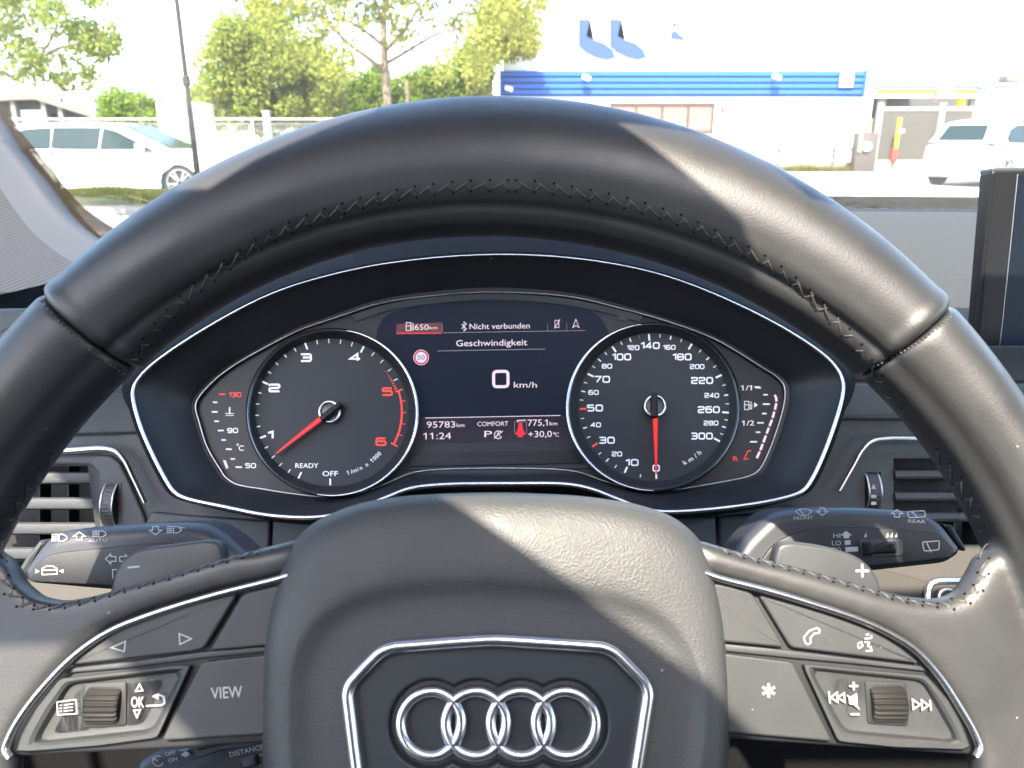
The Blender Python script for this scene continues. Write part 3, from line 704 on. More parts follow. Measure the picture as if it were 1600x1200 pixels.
needle((515, 643.5), 51.2, 108, dl); needle((1023.5, 634.5), -1.0, 111, dr)
# side gauges
k = Ink(CP, .0024); kr = Ink(CP, .0024)
def L_(x, y): return 300+x/4.286, 500+y/4.286
def R_(x, y): return 880+x/4.286, 490+y/4.286
for (x, y), w_ in (((155, 551), 8), ((152, 615), 10), ((165, 678), 8), ((193, 740), 10), ((212, 803), 8), ((247, 865), 10), ((273, 930), 8), ((313, 985), 11)):
    x, y = L_(x, y); k.new(); k.poly((x-w_/2, y-1), (x+w_/2-1, y-1), (x+w_/2, y+1), (x-w_/2+1, y+1.2))
x, y = L_(203, 497); kr.poly((x-5, y-1), (x+5, y-1), (x+5, y+1), (x-5, y+1.4))
kr.num(*L_(288, 500), '130', 7.6, 20, 1.5); k.num(*L_(272, 740), '90', 7.8, 17, 1.5); k.num(*L_(392, 975), '50', 7.8, 17, 1.5)
k.text(*L_(330, 858), 'C', 8, 8, bold=.006); k.ring(*L_(306, 835), 1.4, .8)
x, y = L_(252, 618); k.new(); k.line((x, y-8), (x, y+2), 2); k.line((x-7, y+2), (x+7, y+2), 1); k.line((x-6, y+5), (x+6, y+5), 1)
for (x, y), w_ in (((1355, 543), 7), ((1360, 606), 11), ((1347, 669), 7), ((1322, 731), 10), ((1305, 794), 7), ((1275, 858), 11)):
    x, y = R_(x, y); k.new(); k.poly((x-w_/2, y-1), (x+w_/2, y-1), (x+w_/2, y+1.2), (x-w_/2, y+1.2))
x, y = R_(1303, 494); k.new(); k.poly((x-6, y-1.5), (x+3, y-1.5), (x+6, y+1.5), (x-3, y+1.5))
k.text(*R_(1232, 497), '1/1', 7.6, 15, bold=.004); k.text(*R_(1243, 733), '1/2', 7.6, 17, bold=.004); kr.text(*R_(1155, 972), 'R', 7, 8, bold=.004)
x, y = R_(1232, 950); kr.new(); kr.path([(x+6, y-7.5), (x+1, y-7), (x-5, y+6), (x+3, y+5)], 1.6)
def pump(ink, x, y, s, w_):
    ink.path([(x-5*s, y-6*s), (x+1.5*s, y-6*s), (x+1.5*s, y+6*s), (x-5*s, y+6*s)], w_, True); ink.line((x-5*s, y-1*s), (x+1.5*s, y-1*s), w_)
    ink.path([(x+1.5*s, y-1*s), (x+3.4*s, y-1*s), (x+3.4*s, y+5*s), (x+5.6*s, y+5*s), (x+5.6*s, y-3*s), (x+3.4*s, y-6*s)], w_)
x, y = R_(1237, 615); k.new(); pump(k, x, y, 1.05, 1.1); x, y = R_(1290, 612); k.new(); k.poly((x-2.5, y-4), (x+3, y), (x-2.5, y+4))
for x0, y0 in ((562, 500), ):
    pass
k.build('side_gauge_print', M['dial_ink'], clus); kr.build('side_gauge_print', M['dial_red'], clus)
kg = Ink(CP, .0030)
kg.path([(553, 501), (561, 494), (561, 497.5), (569, 497.5), (569, 504), (561, 504), (561, 508)], 1, True)
kg.new(); kg.poly((983, 496), (975, 489), (975, 492.5), (967, 492.5), (967, 499.5), (975, 499.5), (975, 503)); kg.build('turn_arrow_print', M['grey_ink'], clus)
k = Ink(CP, .0026)
pp = catmull([Vector((*R_(x, y), 0)) for x, y in ((1414, 540), (1424, 560), (1428, 585), (1422, 625), (1400, 705), (1375, 770), (1345, 850), (1318, 920), (1294, 972))], 12)
cum = [0]
for a, b in zip(pp[:-1], pp[1:]): cum.append(cum[-1]+(b-a).length)
for s_ in range(8):
    a0, a1 = cum[-1]*s_/8+.9, cum[-1]*(s_+1)/8-.9; q = [p for p, t in zip(pp, cum) if a0 <= t <= a1]
    k.new(); k.path([(p.x, p.y) for p in q], 3.4)
x, y = L_(225, 965); k.new(); k.poly((x-4, y-6), (x+0, y-6), (x+4.5, y+6), (x+1, y+7)); k.build('lit_segments', M['pink'], clus)
# display content
def S_(x, y): return 590+x/4.444, 450+y/4.444
k = Ink(CP, .0034); kd = Ink(CP, .0034); kr = Ink(CP, .0033); kg = Ink(CP, .0031)
kg.poly(S_(130, 315), S_(130, 250), S_(450, 240), S_(450, 310))
kr.poly(S_(130, 321), S_(130, 308), S_(443, 306), S_(443, 319))
kd.line(S_(452, 311), S_(1445, 295), .7); kd.line(S_(450, 250), S_(450, 308), .5); kd.line(S_(1180, 245), S_(1180, 298), .5); kd.line(S_(1313, 245), S_(1313, 296), .5)
kd.line(S_(418, 437), S_(1165, 424), .9); k.line(S_(330, 903), S_(1270, 885), 1.0)
x, y = S_(222, 268); pump(k, x, y, 1.05, 1.1)
k.new(); k.text(*S_(306, 272), '650', 8.6, 22, bold=.002); k.text(*S_(388, 276), 'km', 4.6, 12)
k.new(); x, y = S_(600, 267); k.path([(x-4, y-3.5), (x+4, y+4), (x, y+7), (x, y-7), (x+4, y-4), (x-4, y+3.5)], 1.0)
k.text(*S_(847, 264), 'Nicht verbunden', 8.6, 94, rot=-.9); k.text(*S_(792, 380), 'Geschwindigkeit', 9.4, 111, rot=-.9, bold=.003)
k.new(); x, y = S_(1245, 250); kd2 = k; k.path([(x-3, y-5.5), (x+3, y-5.5), (x+3, y+5.5), (x-3, y+5.5)], .9, True); k.line((x-4, y+7), (x+5, y-7.5), 1)
k.new(); x, y = S_(1377, 248); k.path([(x, y-7), (x+5, y+6), (x, y+3), (x-5, y+6)], 1.0, True)
k.new(); k.path([tuple(p) for p in round_poly([S_(805, 580), S_(905, 578), S_(906, 684), S_(806, 686)], 5.5, 5)], 4.6, True)
k.text(*S_(1026, 672), 'km/h', 8.8, 36)
x, y = S_(302, 482); kr.ring(x, y, 9.9, 2.8); kp = Ink(CP, .0033); kp.disc(x, y, 8.6); kp.ring(x, y, 11.7, .8); kp.build('speed_limit_sign', M['disp_ink'], scr)
kb = Ink(CP, .0036); kb.text(x, y, '50', 7.4, 11.5, bold=.004); kb.build('speed_limit_digits', mat('display_dark_digits', (.05, .03, .05), .5), scr)
k.text(*S_(440, 948), '95783', 9.6, 44.5, rot=-.9); k.text(*S_(576, 952), 'km', 6, 12); k.text(*S_(421, 1027), '11:24', 10, 40, rot=-.9)
k.text(*S_(800, 943), 'COMFORT', 6.8, 48.5, rot=-.9); k.text(*S_(768, 1014), 'P', 9.6, 12); k.new(); x, y = S_(838, 1019); k.ring(x, y, 6, 1.3, 30, 330); k.path([(x-3, y+3), (x, y-4), (x+3, y+3)], 1); k.line((x-7, y+6), (x+7, y-6), 1.1)
k.text(*S_(1112, 935), '775,1', 9.8, 31, rot=-.9); k.text(*S_(1221, 940), 'km', 6, 12); k.poly(S_(968, 917), S_(1030, 914), S_(1030, 920), S_(975, 923), S_(975, 931), S_(968, 931))
k.text(*S_(1128, 1014), '+30,0', 9.6, 37, rot=-.9); k.ring(*S_(1226, 1008), 1.2, .8); k.text(*S_(1246, 1018), 'C', 6, 6)
kd.path([S_(950, 930), S_(1035, 930), S_(1035, 1010)], .7); kd.line(S_(950, 930), S_(952, 1010), .7)
x, y = S_(992, 950); kq = Ink(CP, .0035); kq.disc(x, y, 3); kq.poly((x-3, y+3), (x+3, y+3), (x+5, y+12), (x-5, y+12)); kq.poly((x-8, y+15), (x-5, y+10), (x+5, y+10), (x+8, y+15), (x+4, y+15), (x+3, y+19), (x-3, y+19), (x-4, y+15))
kq.build('seat_belt_lamp', emi('red_warning_lamp', (1, .01, .02), .12), scr)
k.build('display_text', M['disp_ink'], scr); kd.build('display_lines', M['disp_dim'], scr); kr.build('display_red_marks', M['disp_red'], scr); kg.build('display_red_glow', M['disp_glow'], scr)
# ------------------------------------------------------------------ dashboard
DP = Plane(770, 700, .475, 22)
dash = thing('dashboard', DP.O, 'dark grey dashboard with an air vent on each side of the instrument cluster', 'dashboard')
VL = [(-120, 728), (138, 728), (152, 738), (152, 884), (-120, 900)]
VR = [(1396, 716), (1760, 716), (1760, 900), (1396, 862)]
KL = [(165, 755), (191, 755), (191, 824), (166, 824)]; KR = [(1351, 738), (1376, 738), (1377, 797), (1352, 797)]
bm_obj('dash_panel', panel_holes(DP, [(-500, 560), (230, 560), (800, 640), (1290, 560), (3300, 560), (3300, 1080), (1300, 1030), (1180, 960), (420, 960), (300, 1030), (-500, 1080)], [VL, VR, KL, KR], 0, -.05), M['dash'], dash, smooth=False)
bm_obj('upper_strip', prism(DP, round_poly([(-400, 596), (265, 596), (265, 676), (-400, 694)], 3), -.01, .0045, .002), M['dash'], dash)
bm_obj('upper_strip', prism(DP, round_poly([(1250, 598), (3200, 606), (3200, 672), (1250, 655)], 3), -.01, .0045, .002), M['dash'], dash)
bm_obj('dark_strip', prism(DP, round_poly([(-400, 540), (262, 540), (262, 594), (-400, 600)], 3), -.02, .002, .001), M['cl_band'], dash)  # darker strip above the upper strip
bm_obj('dark_strip', prism(DP, round_poly([(1250, 540), (3200, 540), (3200, 603), (1250, 595)], 3), -.02, .002, .001), M['cl_band'], dash)
# vent frames
trim('vent_chrome_trim', DP, [(-60, 706), (110, 704), (160, 701), (180, 705), (194, 718), (208, 745), (227, 785)], .008, .0020, .0022, M['satin'], dash, n=10, taper=lambda t: 1.15-.65*t)
trim('vent_chrome_trim', DP, [(1640, 686), (1440, 686), (1384, 686), (1362, 690), (1347, 703), (1333, 727), (1311, 766)], .008, .0016, .0020, M['satin'], dash, n=10, taper=lambda t: 1.15-.6*t)
bm_obj('vent_frame', prism(DP, round_poly([(-120, 712), (140, 710), (172, 712), (186, 722), (200, 750), (222, 800), (240, 850), (225, 870), (153, 884), (152, 740), (140, 727), (-120, 727)], 4), -.002, .003, .0015), M['dash'], dash)
bm_obj('vent_frame', prism(DP, round_poly([(1700, 695), (1400, 694), (1370, 698), (1354, 708), (1340, 730), (1320, 770), (1300, 800), (1395, 850), (1396, 716), (1700, 715)], 4), -.012, -.004, .0015), M['dash'], dash)
bm_obj('vent_back', prism(DP, [(-160, 640), (300, 640), (300, 950), (-160, 950)], -.049, -.045), M['black'], dash, smooth=False)
bm_obj('vent_back', prism(DP, [(1250, 640), (1800, 640), (1800, 960), (1250, 960)], -.049, -.045), M['black'], dash, smooth=False)
def slat(x0, x1, y, hh, m):
    a, b = DP.pt(x0, y, 0), DP.pt(x1, y, 0); n = 8
    prof = [(-.003, -.0005), (-.0022, .0016), (0, .0022), (.016, .0012), (.030, 0), (.016, -.0012), (0, -.0018), (-.0022, -.0014)]
    # front lip high and back edge low, so the top faces the driver
    rings = []
    for e in (a, b): rings.append([e-DP.N*(d*.9)+DP.V*(z*hh-d*.12)-DP.N*.0005 for d, z in prof])
    return bm_obj('vent_slat', loft(rings, True, True, True), m, dash, angle=35)
for y in (748, 788, 827, 866): slat(-60, 151, y, 1.9, M['dash'])
for y in (743, 777, 809): slat(1397, 1700, y, 1.5, M['dash'])
for x in (60, 105): bm_obj('vent_vane', prism(DP, [(x, 729), (x+2.5, 729), (x+2.5, 884), (x, 884)], -.030, -.018), M['black'], dash, smooth=False)
for x in (1443, 1490, 1535): bm_obj('vent_vane', prism(DP, [(x, 717), (x+3, 717), (x+3, 870), (x, 870)], -.034, -.012), M['dash'], dash, smooth=False)
M['knurl'] = mat('knurled_rubber', (.030, .031, .033), .4, bump=('leather', 1000, .0004))
def thumb(x0, x1, y0, y1, lift=0):
    a = DP.pt((x0+x1)/2, y0, 0); b = DP.pt((x0+x1)/2, y1, 0); w_ = (DP.pt(x1, y0, 0)-DP.pt(x0, y0, 0)).length; R = (a-b).length*.62; c = (a+b)/2-DP.N*(R*.72-lift)
    n = 96; up = DP.V; rings = []
    for t, q in ((-.5, .88), (-.46, .97), (-.40, 1), (.40, 1), (.46, .97), (.5, .88)):
        rings.append([c+DP.U*(w_*t)+(up*math.cos(2*PI*i/n)+DP.N*math.sin(2*PI*i/n))*R*(q if abs(t) > .45 else q*(1 if i % 2 else .985)) for i in range(n)])
    o = bm_obj('vent_thumbwheel', loft(rings, True, True, True), M['knurl'], dash, angle=25)
    # silver cheeks
    for s in (-.5, .5):
        P = [c+DP.U*(w_*s*.93)+(up*math.cos(2*PI*i/n)+DP.N*math.sin(2*PI*i/n))*R*.985 for i in range(n)]
        bm_obj('thumbwheel_rim', sweep(P, .0006, .0006, DP.U, True, 6), M['satin'], o, angle=80)
    return o
bm_obj('thumbwheel_slot', prism(DP, [(165, 754), (190, 754), (190, 823), (166, 823)], 0, .0034), M['black'], dash, smooth=False)
thumb(168, 187, 753, 824, .0045); tr_ = thumb(1353, 1374, 737, 798)
k = Ink(DP, .0044); k.poly((1365, 756), (1361, 764), (1369, 764)); k.new(); k.poly((1361, 773), (1369, 773), (1369, 778), (1361, 778)); k.new(); k.poly((1361, 784), (1369, 784), (1369, 789), (1361, 789)); k.build('thumbwheel_marks', M['white_ink'], tr_)
# panel pieces under the cluster, joined at a vertical seam
bm_obj('trim_panel', prism(DP, round_poly([(236, 800), (300, 806), (422, 814), (420, 862), (250, 850), (215, 838)], 4), -.004, .0035, .0015), M['dash'], dash)
bm_obj('trim_panel', prism(DP, round_poly([(426, 814), (800, 815), (800, 880), (424, 868)], 4), -.004, .0035, .0015), M['dash'], dash)
bm_obj('trim_panel', prism(DP, round_poly([(804, 815), (1118, 808), (1120, 862), (804, 880)], 4), -.004, .0035, .0015), M['dash'], dash)
bm_obj('trim_panel', prism(DP, round_poly([(1123, 808), (1190, 802), (1240, 790), (1300, 806), (1200, 860), (1126, 862)], 4), -.004, .0035, .0015), M['dash'], dash)
bm_obj('pillar_foot_cover', prism(Plane(30, 500, .40, 30), round_poly([(-60, 480), (60, 478), (70, 520), (0, 560), (-60, 560)], 8), -.05, 0, .004), M['dash'], dash)
M['recess'] = mat('footwell_black', (.008, .008, .009), .95, spec=.05)
# lower column shroud and fascia (light catches it beside the stalks)
LP2 = Plane(800, 940, .46, 35)
M['fascia'] = mat('lower_fascia', (.040, .038, .034), .6, spec=.2, bump=('noise', 2400, .00006))
bm_obj('lower_fascia', prism(LP2, round_poly([(1330, 872), (1500, 850), (1800, 850), (1800, 1010), (1330, 1010)], 6), -.04, .004, .003), M['fascia'], dash)
bm_obj('lower_fascia', prism(LP2, round_poly([(-300, 905), (40, 905), (230, 905), (240, 1000), (-300, 1010)], 6), -.04, .004, .003), M['fascia'], dash)
bm_obj('knee_panel', prism(Plane(800, 1100, .62, 10), [(-500, 1000), (4200, 1000), (4200, 1700), (-500, 1700)], -.03, 0), M['recess'], dash, smooth=False)
# start button
def rrect(cx, cy, a, b, r): return round_poly([(cx-a, cy-b), (cx+a, cy-b), (cx+a, cy+b), (cx-a, cy+b)], r, 6)
SB = (1492, 938)
sb_ = bm_obj('start_button', prism(LP2, rrect(*SB, 40, 27, 20), .003, .0065, .001), M['fascia'], dash)
P = [LP2.pt(p.x, p.y, .0075) for p in rrect(*SB, 43, 31, 22)]; bm_obj('button_frame', sweep(P, .0020, .0018, LP2.N, True, 10), M['chrome'], sb_, angle=80)
bm_obj('button_face', prism(LP2, rrect(*SB, 30, 20, 15), .006, .0085, .0012), M['fascia'], sb_)
P = [LP2.pt(SB[0]-12+13*math.cos(t), SB[1]-5+12*math.sin(t), .0088) for t in np.linspace(0, 2*PI, 41)[:-1]]; bm_obj('button_dot', sweep(P, .0009, .0009, LP2.N, True, 8), M['satin'], sb_, angle=80)
# dash top running forward to the windscreen
def P3(x, y, z): return Vector((x, y, z))+Vector((0, 0, CAM.z))
def bend(x, y): return min(.30, (1.5*max(0, -.14-x)**2*max(0, y-.5)/.5 if y > .5 else 0)*1.6)
rows = [(.47, -.162), (.50, -.150), (.55, -.142), (.65, -.130), (.80, -.104), (.93, -.085), (.955, -.083)]
xs = np.linspace(-.95, 1.15, 40)
rings = [[P3(x, y-(.10*(abs(x-.1))**2 if y > .8 else 0)-bend(x, y), z-.02*min(1, bend(x, y)*4)) for x in xs] for y, z in rows]
bm_obj('dash_top', loft(rings, False), M['dashtop'], dash)
bm_obj('defrost_strip', loft([[P3(x, y-.10*(abs(x-.1))**2-bend(x, y), z-.02*min(1, bend(x, y)*4)) for x in xs] for y, z in ((.953, -.0850), (.957, -.0825), (.985, -.0838), (.990, -.0822), (1.02, -.0850), (1.05, -.095))], False), mat('defrost_strip', (.016, .017, .019), .6, spec=.2), dash)
bm_obj('dash_front_roll', loft([[P3(x, y, z) for x in xs] for y, z in ((.50, -.151), (.475, -.158), (.465, -.175), (.468, -.20))], False), M['dash'], dash)
# ------------------------------------------------------------------ stalks
SP = Plane(200, 870, .300, 25)
st = thing('light_stalk', SP.pt(200, 870), 'black light and indicator stalk on the left of the steering column, marked AUTO', 'control stalk')
OL = [(387, 870), (352, 838, 20), (322, 820, 20), (297, 817, 20), (240, 818, 60), (120, 826, 40), (76, 834, 20), (52, 861, 14), (31, 892, 14), (31, 905, 8), (42, 913, 10), (168, 924, 30), (330, 930), (400, 900)]
bm_obj('stalk_body', prism(SP, round_poly(OL, 8, 6), -.022, 0, .0058, 6), M['stalk'], st, angle=24)
FLc = [(345, 900), (300, 852, 30), (262, 848, 30), (210, 851, 60), (86, 864, 20), (60, 873, 20), (42, 902, 10), (50, 909, 10), (171, 915, 30), (330, 925)]
bm_obj('stalk_face', prism(SP, round_poly(FLc, 8, 6), -.001, .0016, .0007, 2), M['stalk_face'], st)
bm_obj('tip_button', prism(SP, round_poly([(24, 895), (40, 868), (62, 842), (70, 850), (50, 880), (36, 908)], 5), -.018, -.006, .002), M['paddle'], st)
def head(ink, x, y, s=1, fl=1, bars=True, w_=1.3):
    for i in range(4): ink.line((x-13*s, y-5.2*s+i*3.4*s), (x-3*s, y-5.2*s+i*3.4*s-.8), 1.6)
    ink.path([(x-1*s, y-6*s), (x+6*s, y-6*s), (x+12*s, y-2*s), (x+12.5*s, y+1*s), (x+7*s, y+5*s), (x-1*s, y+5.4*s)], w_, True)
def arrow(ink, x, y, up, s=1, w_=1.5, side=False):
    P = [(0, -7), (10, 0), (4.5, 0), (4.5, 6), (-4.5, 6), (-4.5, 0), (-10, 0)]
    if not up: P = [(a, -b) for a, b in P]
    if side: P = [(b, a*.9) for a, b in P]
    ink.path([(x+a*s, y+b*s) for a, b in P], w_, True)
def up_plane(h):  # print on the upper bevel is laid a hair above it
    return Ink(SP, h)
k = Ink(SP, .0003)
head(k, 93, 840.5, .95); k.new(); arrow(k, 124, 838, True, .95); k.new(); head(k, 155, 834.5, .85); k.new(); k.text(153, 844.2, 'AUTO', 4.8, 30, rot=-3)
arrow(k, 243, 828.5, False); k.new(); head(k, 272, 828, .9); k.line((278, 823), (289, 825), 1.2)
k.build('stalk_symbols', M['white_ink'], st)
k = Ink(SP, .0018)
k.path([(66, 888), (69, 887), (72, 884.5), (83, 884.5), (86, 887), (89, 888), (89, 897), (66, 898)], 1.6, True); k.line((67, 891), (88, 890.5), 1.4); k.new(); k.poly((55, 889), (62, 892.5), (55, 896)); k.poly((99, 889), (92, 892), (99, 895.5))
k.new(); k.path([(165, 873), (173, 865.5), (173, 869.5), (181, 869.5), (181, 877), (173, 877), (173, 881)], 1.5, True); k.new(); k.path([(201, 873), (196, 866), (196, 869.5), (187, 869.5), (187, 877), (196, 877), (196, 880)], 1.5, True)
k.new(); k.path([(188, 890), (176, 890), (176, 904)], 1.5); k.build('stalk_symbols', M['white_ink'], st)
SR = Plane(1350, 850, .335, 25)
st = thing('wiper_stalk', SR.pt(1350, 850), 'black wiper stalk right of the column with a thumb slider, marked FRONT and REAR', 'control stalk')
OR_ = [(1137, 880), (1165, 840, 20), (1204, 803, 20), (1232, 796, 30), (1320, 793, 60), (1390, 796, 50), (1452, 802, 24), (1478, 820, 16), (1507, 858, 8), (1504, 868, 8), (1484, 881, 20), (1376, 893, 60), (1250, 905), (1150, 920)]
bm_obj('stalk_body', prism(SR, round_poly(OR_, 8, 6), -.022, 0, .0058, 6), M['stalk'], st, angle=24)
FR_ = [(1184, 885), (1205, 853, 20), (1230, 838, 20), (1264, 827, 20), (1320, 824, 40), (1384, 825, 50), (1465, 832, 14), (1480, 845, 12), (1494, 862, 8), (1486, 871, 8), (1376, 884, 50), (1260, 890)]
bm_obj('stalk_face', prism(SR, round_poly(FR_, 8, 6), -.001, .0014, .0006, 2), M['stalk_face'], st)
bm_obj('tip_button', prism(SR, round_poly([(1474, 819), (1488, 820), (1510, 856), (1509, 862), (1500, 858)], 3), -.018, -.007, .001), M['gloss'], st)
bm_obj('slider_well', prism(SR, round_poly([(1342, 843), (1411, 841), (1412, 869), (1346, 872)], 6), .001, .0022, .0006), M['stalk'], st)
bm_obj('thumb_slider', prism(SR, round_poly([(1350, 847), (1363, 846), (1366, 852), (1402, 846), (1403, 865), (1366, 866), (1364, 869), (1352, 869)], 3), .002, .0042, .0012), M['gloss'], st)
k = Ink(SR, .0003)
def wiper(x, y, s=1, sq=False):
    if sq: k.path([tuple(p) for p in round_poly([(x-14, y-4.5), (x+13, y-5.5), (x+14, y+4), (x-12, y+5.5)], 3)], 1.2, True)
    else: k.path([(x-13, y-2), (x-5, y-5.5), (x+5, y-5.5), (x+13, y-2), (x+6, y+4.5), (x-6, y+4.5)], 1.2, True)
    k.line((x-7, y-4), (x+2, y+6), 1.4)
wiper(1256, 800.5); k.text(1255, 809.3, 'FRONT', 4.8, 30, rot=-2); k.new(); arrow(k, 1285, 799, False, .9)
k.new(); arrow(k, 1401.5, 802.5, True, .9); k.new(); wiper(1432, 803.5, sq=True); k.text(1432.5, 814.5, 'REAR', 5, 27, rot=2)
k.build('stalk_symbols', M['white_ink'], st)
k = Ink(SR, .0016)
k.text(1307.5, 837, 'HI', 7, 11); k.text(1307, 848.5, 'LO', 7, 14); k.text(1300, 859, 'AUTO', 7, 28)
k.poly((1322, 829.5), (1331.5, 836.5), (1327, 836.5), (1327, 841), (1318, 841), (1318, 836.5), (1313, 836.5)); k.new(); k.poly((1320, 844.5), (1329, 844), (1329, 851), (1320, 851.5)); k.new(); k.poly((1321, 855), (1341, 854), (1341, 861.5), (1321, 862.5))
for x in (1352, 1386, 1393, 1400): k.new(); k.poly((x+1.5, 832), (x+2.5, 839), (x-1.5, 840), (x-1.5, 837))
k.new(); k.path([tuple(p) for p in round_poly([(1441, 847), (1468, 845), (1467, 859), (1444, 861)], 3)], 1.7, True); k.line((1448, 848), (1455, 863), 1.7)
k.build('stalk_symbols', M['white_ink'], st)
CRP = Plane(320, 1180, .290, 30)
st = thing('cruise_stalk', CRP.pt(320, 1180), 'black cruise control stalk under the left button panel, marked OFF ON and DISTANCE', 'control stalk')
bm_obj('stalk_body', prism(CRP, round_poly([(205, 1215, 10), (214, 1192, 14), (240, 1176, 14), (300, 1160, 20), (420, 1143, 30), (560, 1130), (580, 1260), (210, 1260)], 8, 6), -.02, 0, .003, 5), M['stalk'], st, angle=24)
bm_obj('stalk_face', prism(CRP, round_poly([(250, 1230), (290, 1190, 14), (345, 1172, 10), (560, 1140), (560, 1250)], 8, 6), -.001, .0014, .0006, 2), M['stalk_face'], st)
bm_obj('rocker_switch', prism(CRP, round_poly([(302, 1164), (343, 1154), (346, 1162), (309, 1174)], 3), -.001, .0030, .0008), M['stalk'], st)
bm_obj('distance_switch', prism(CRP, round_poly([(372, 1186), (398, 1180), (404, 1196), (380, 1204)], 3), .001, .0035, .001), M['stalk'], st)
k = Ink(CRP, .0016); k.text(266, 1177, 'OFF', 6, 17, rot=-14, bold=.006); k.text(270, 1187, 'ON', 6, 14, rot=-14, bold=.006); k.text(385, 1173, 'DISTANCE', 7.5, 54, rot=-13, bold=.004)
k.ring(247, 1189, 8, 1.4, 20, 300); k.line((238, 1184), (247, 1189), 1.3); k.new(); k.line((280, 1173), (295, 1170), 1.5); k.poly((282, 1180), (290, 1173), (297, 1178), (291, 1183)); k.new(); k.line((405, 1180), (413, 1178), 1.6)
k.build('stalk_symbols', M['white_ink'], st)
# ------------------------------------------------------------------ centre display
TP = Plane(1600, 430, .52, 8)
tp = thing('centre_display', TP.pt(1640, 620), 'black glossy upright centre screen at the right edge, standing on the dash', 'screen')
bm_obj('display_case', prism(TP, round_poly([(1549, 266, 8), (2400, 252, 8), (2400, 700), (1512, 700)], 6), -.012, 0, .0016, 3), M['gloss'], tp, angle=50)
bm_obj('display_glass', prism(TP, round_poly([(1592, 272), (2392, 262), (2392, 690), (1548, 690)], 3), -.001, .0006, .0003), M['screen'], tp, smooth=False)
trim('edge_line', TP, [(1590, 272), (1577, 400), (1546, 690)], .0004, .00022, .0004, M['satin'], tp, n=3)
bm_obj('top_cap', prism(TP, round_poly([(1551, 262, 6), (2400, 248), (2400, 256), (1549, 270)], 4), -.014, -.0008, .0006), M['dash'], tp)
trim('case_edge', TP, [(1550, 274), (1536, 400), (1509, 690)], -.0012, .0007, .0012, M['gloss'], tp, n=3)  # piano black bead down the left edge of the case
# ------------------------------------------------------------------ windscreen, pillars, roof, doors
def glassmat(name, tint, rough=.0, mixf=.06, haze=0):
    m = bpy.data.materials.new(name); m.use_nodes = True; t = m.node_tree; t.nodes.clear()
    o = t.nodes.new('ShaderNodeOutputMaterial'); a = t.nodes.new('ShaderNodeBsdfTransparent'); g = t.nodes.new('ShaderNodeBsdfGlossy'); x = t.nodes.new('ShaderNodeMixShader')
    a.inputs[0].default_value = (*tint, 1); g.inputs['Roughness'].default_value = .02
    ge = t.nodes.new('ShaderNodeNewGeometry'); dt = t.nodes.new('ShaderNodeVectorMath'); dt.operation = 'DOT_PRODUCT'; ab = t.nodes.new('ShaderNodeMath'); ab.operation = 'ABSOLUTE'
    mr = t.nodes.new('ShaderNodeMath'); mr.operation = 'SUBTRACT'; mr.inputs[0].default_value = 1; pw = t.nodes.new('ShaderNodeMath'); pw.operation = 'POWER'; pw.inputs[1].default_value = 5; ma = t.nodes.new('ShaderNodeMath'); ma.operation = 'MULTIPLY_ADD'; ma.inputs[1].default_value = .5; ma.inputs[2].default_value = .05
    t.links.new(ge.outputs['Normal'], dt.inputs[0]); t.links.new(ge.outputs['Incoming'], dt.inputs[1]); t.links.new(dt.outputs['Value'], ab.inputs[0]); t.links.new(ab.outputs[0], mr.inputs[1]); t.links.new(mr.outputs[0], pw.inputs[0]); t.links.new(pw.outputs[0], ma.inputs[0])
    t.links.new(ma.outputs[0], x.inputs[0]); t.links.new(a.outputs[0], x.inputs[1]); t.links.new(g.outputs[0], x.inputs[2])
    s = x
    if haze:
        d = t.nodes.new('ShaderNodeBsdfDiffuse'); d.inputs[0].default_value = (.8, .8, .78, 1); n = t.nodes.new('ShaderNodeBsdfTranslucent'); n.inputs[0].default_value = (.9, .9, .85, 1)
        y = t.nodes.new('ShaderNodeMixShader'); y.inputs[0].default_value = haze; t.links.new(x.outputs[0], y.inputs[1]); t.links.new(n.outputs[0], y.inputs[2]); s = y
    t.links.new(s.outputs[0], o.inputs[0]); return m
ws_bot = lambda x: P3(x, 1.12-.14*(x-.1)**2, -.098); ws_top = lambda x: P3(x*.88, .28-.09*(x-.1)**2, .235)
wx = np.linspace(-.62, 1.02, 24)
def ws(x, t): return ws_bot(x).lerp(ws_top(x), t)+Vector((0, .10, .10))*(t*(1-t))*.6-Vector((0, 1, .07))*(bend(x, 1.05)*(1-t)**8)
def wxs(t): return np.linspace(-.42-1.2*min(t, .3), 1.02, 28)
ws_o = bm_obj('windscreen', loft([[ws(x, t) for x in wxs(t)] for t in (0, .01, .02, .035, .05, .08, .12, .18, .25, .35, .5, .65, .8, 1)], False), glassmat('windscreen_glass', (.93, .97, .95), haze=.013), org=ws_bot(.1))
tag(ws_o, 'large clear windscreen above the dashboard with a dotted edge', 'windscreen')
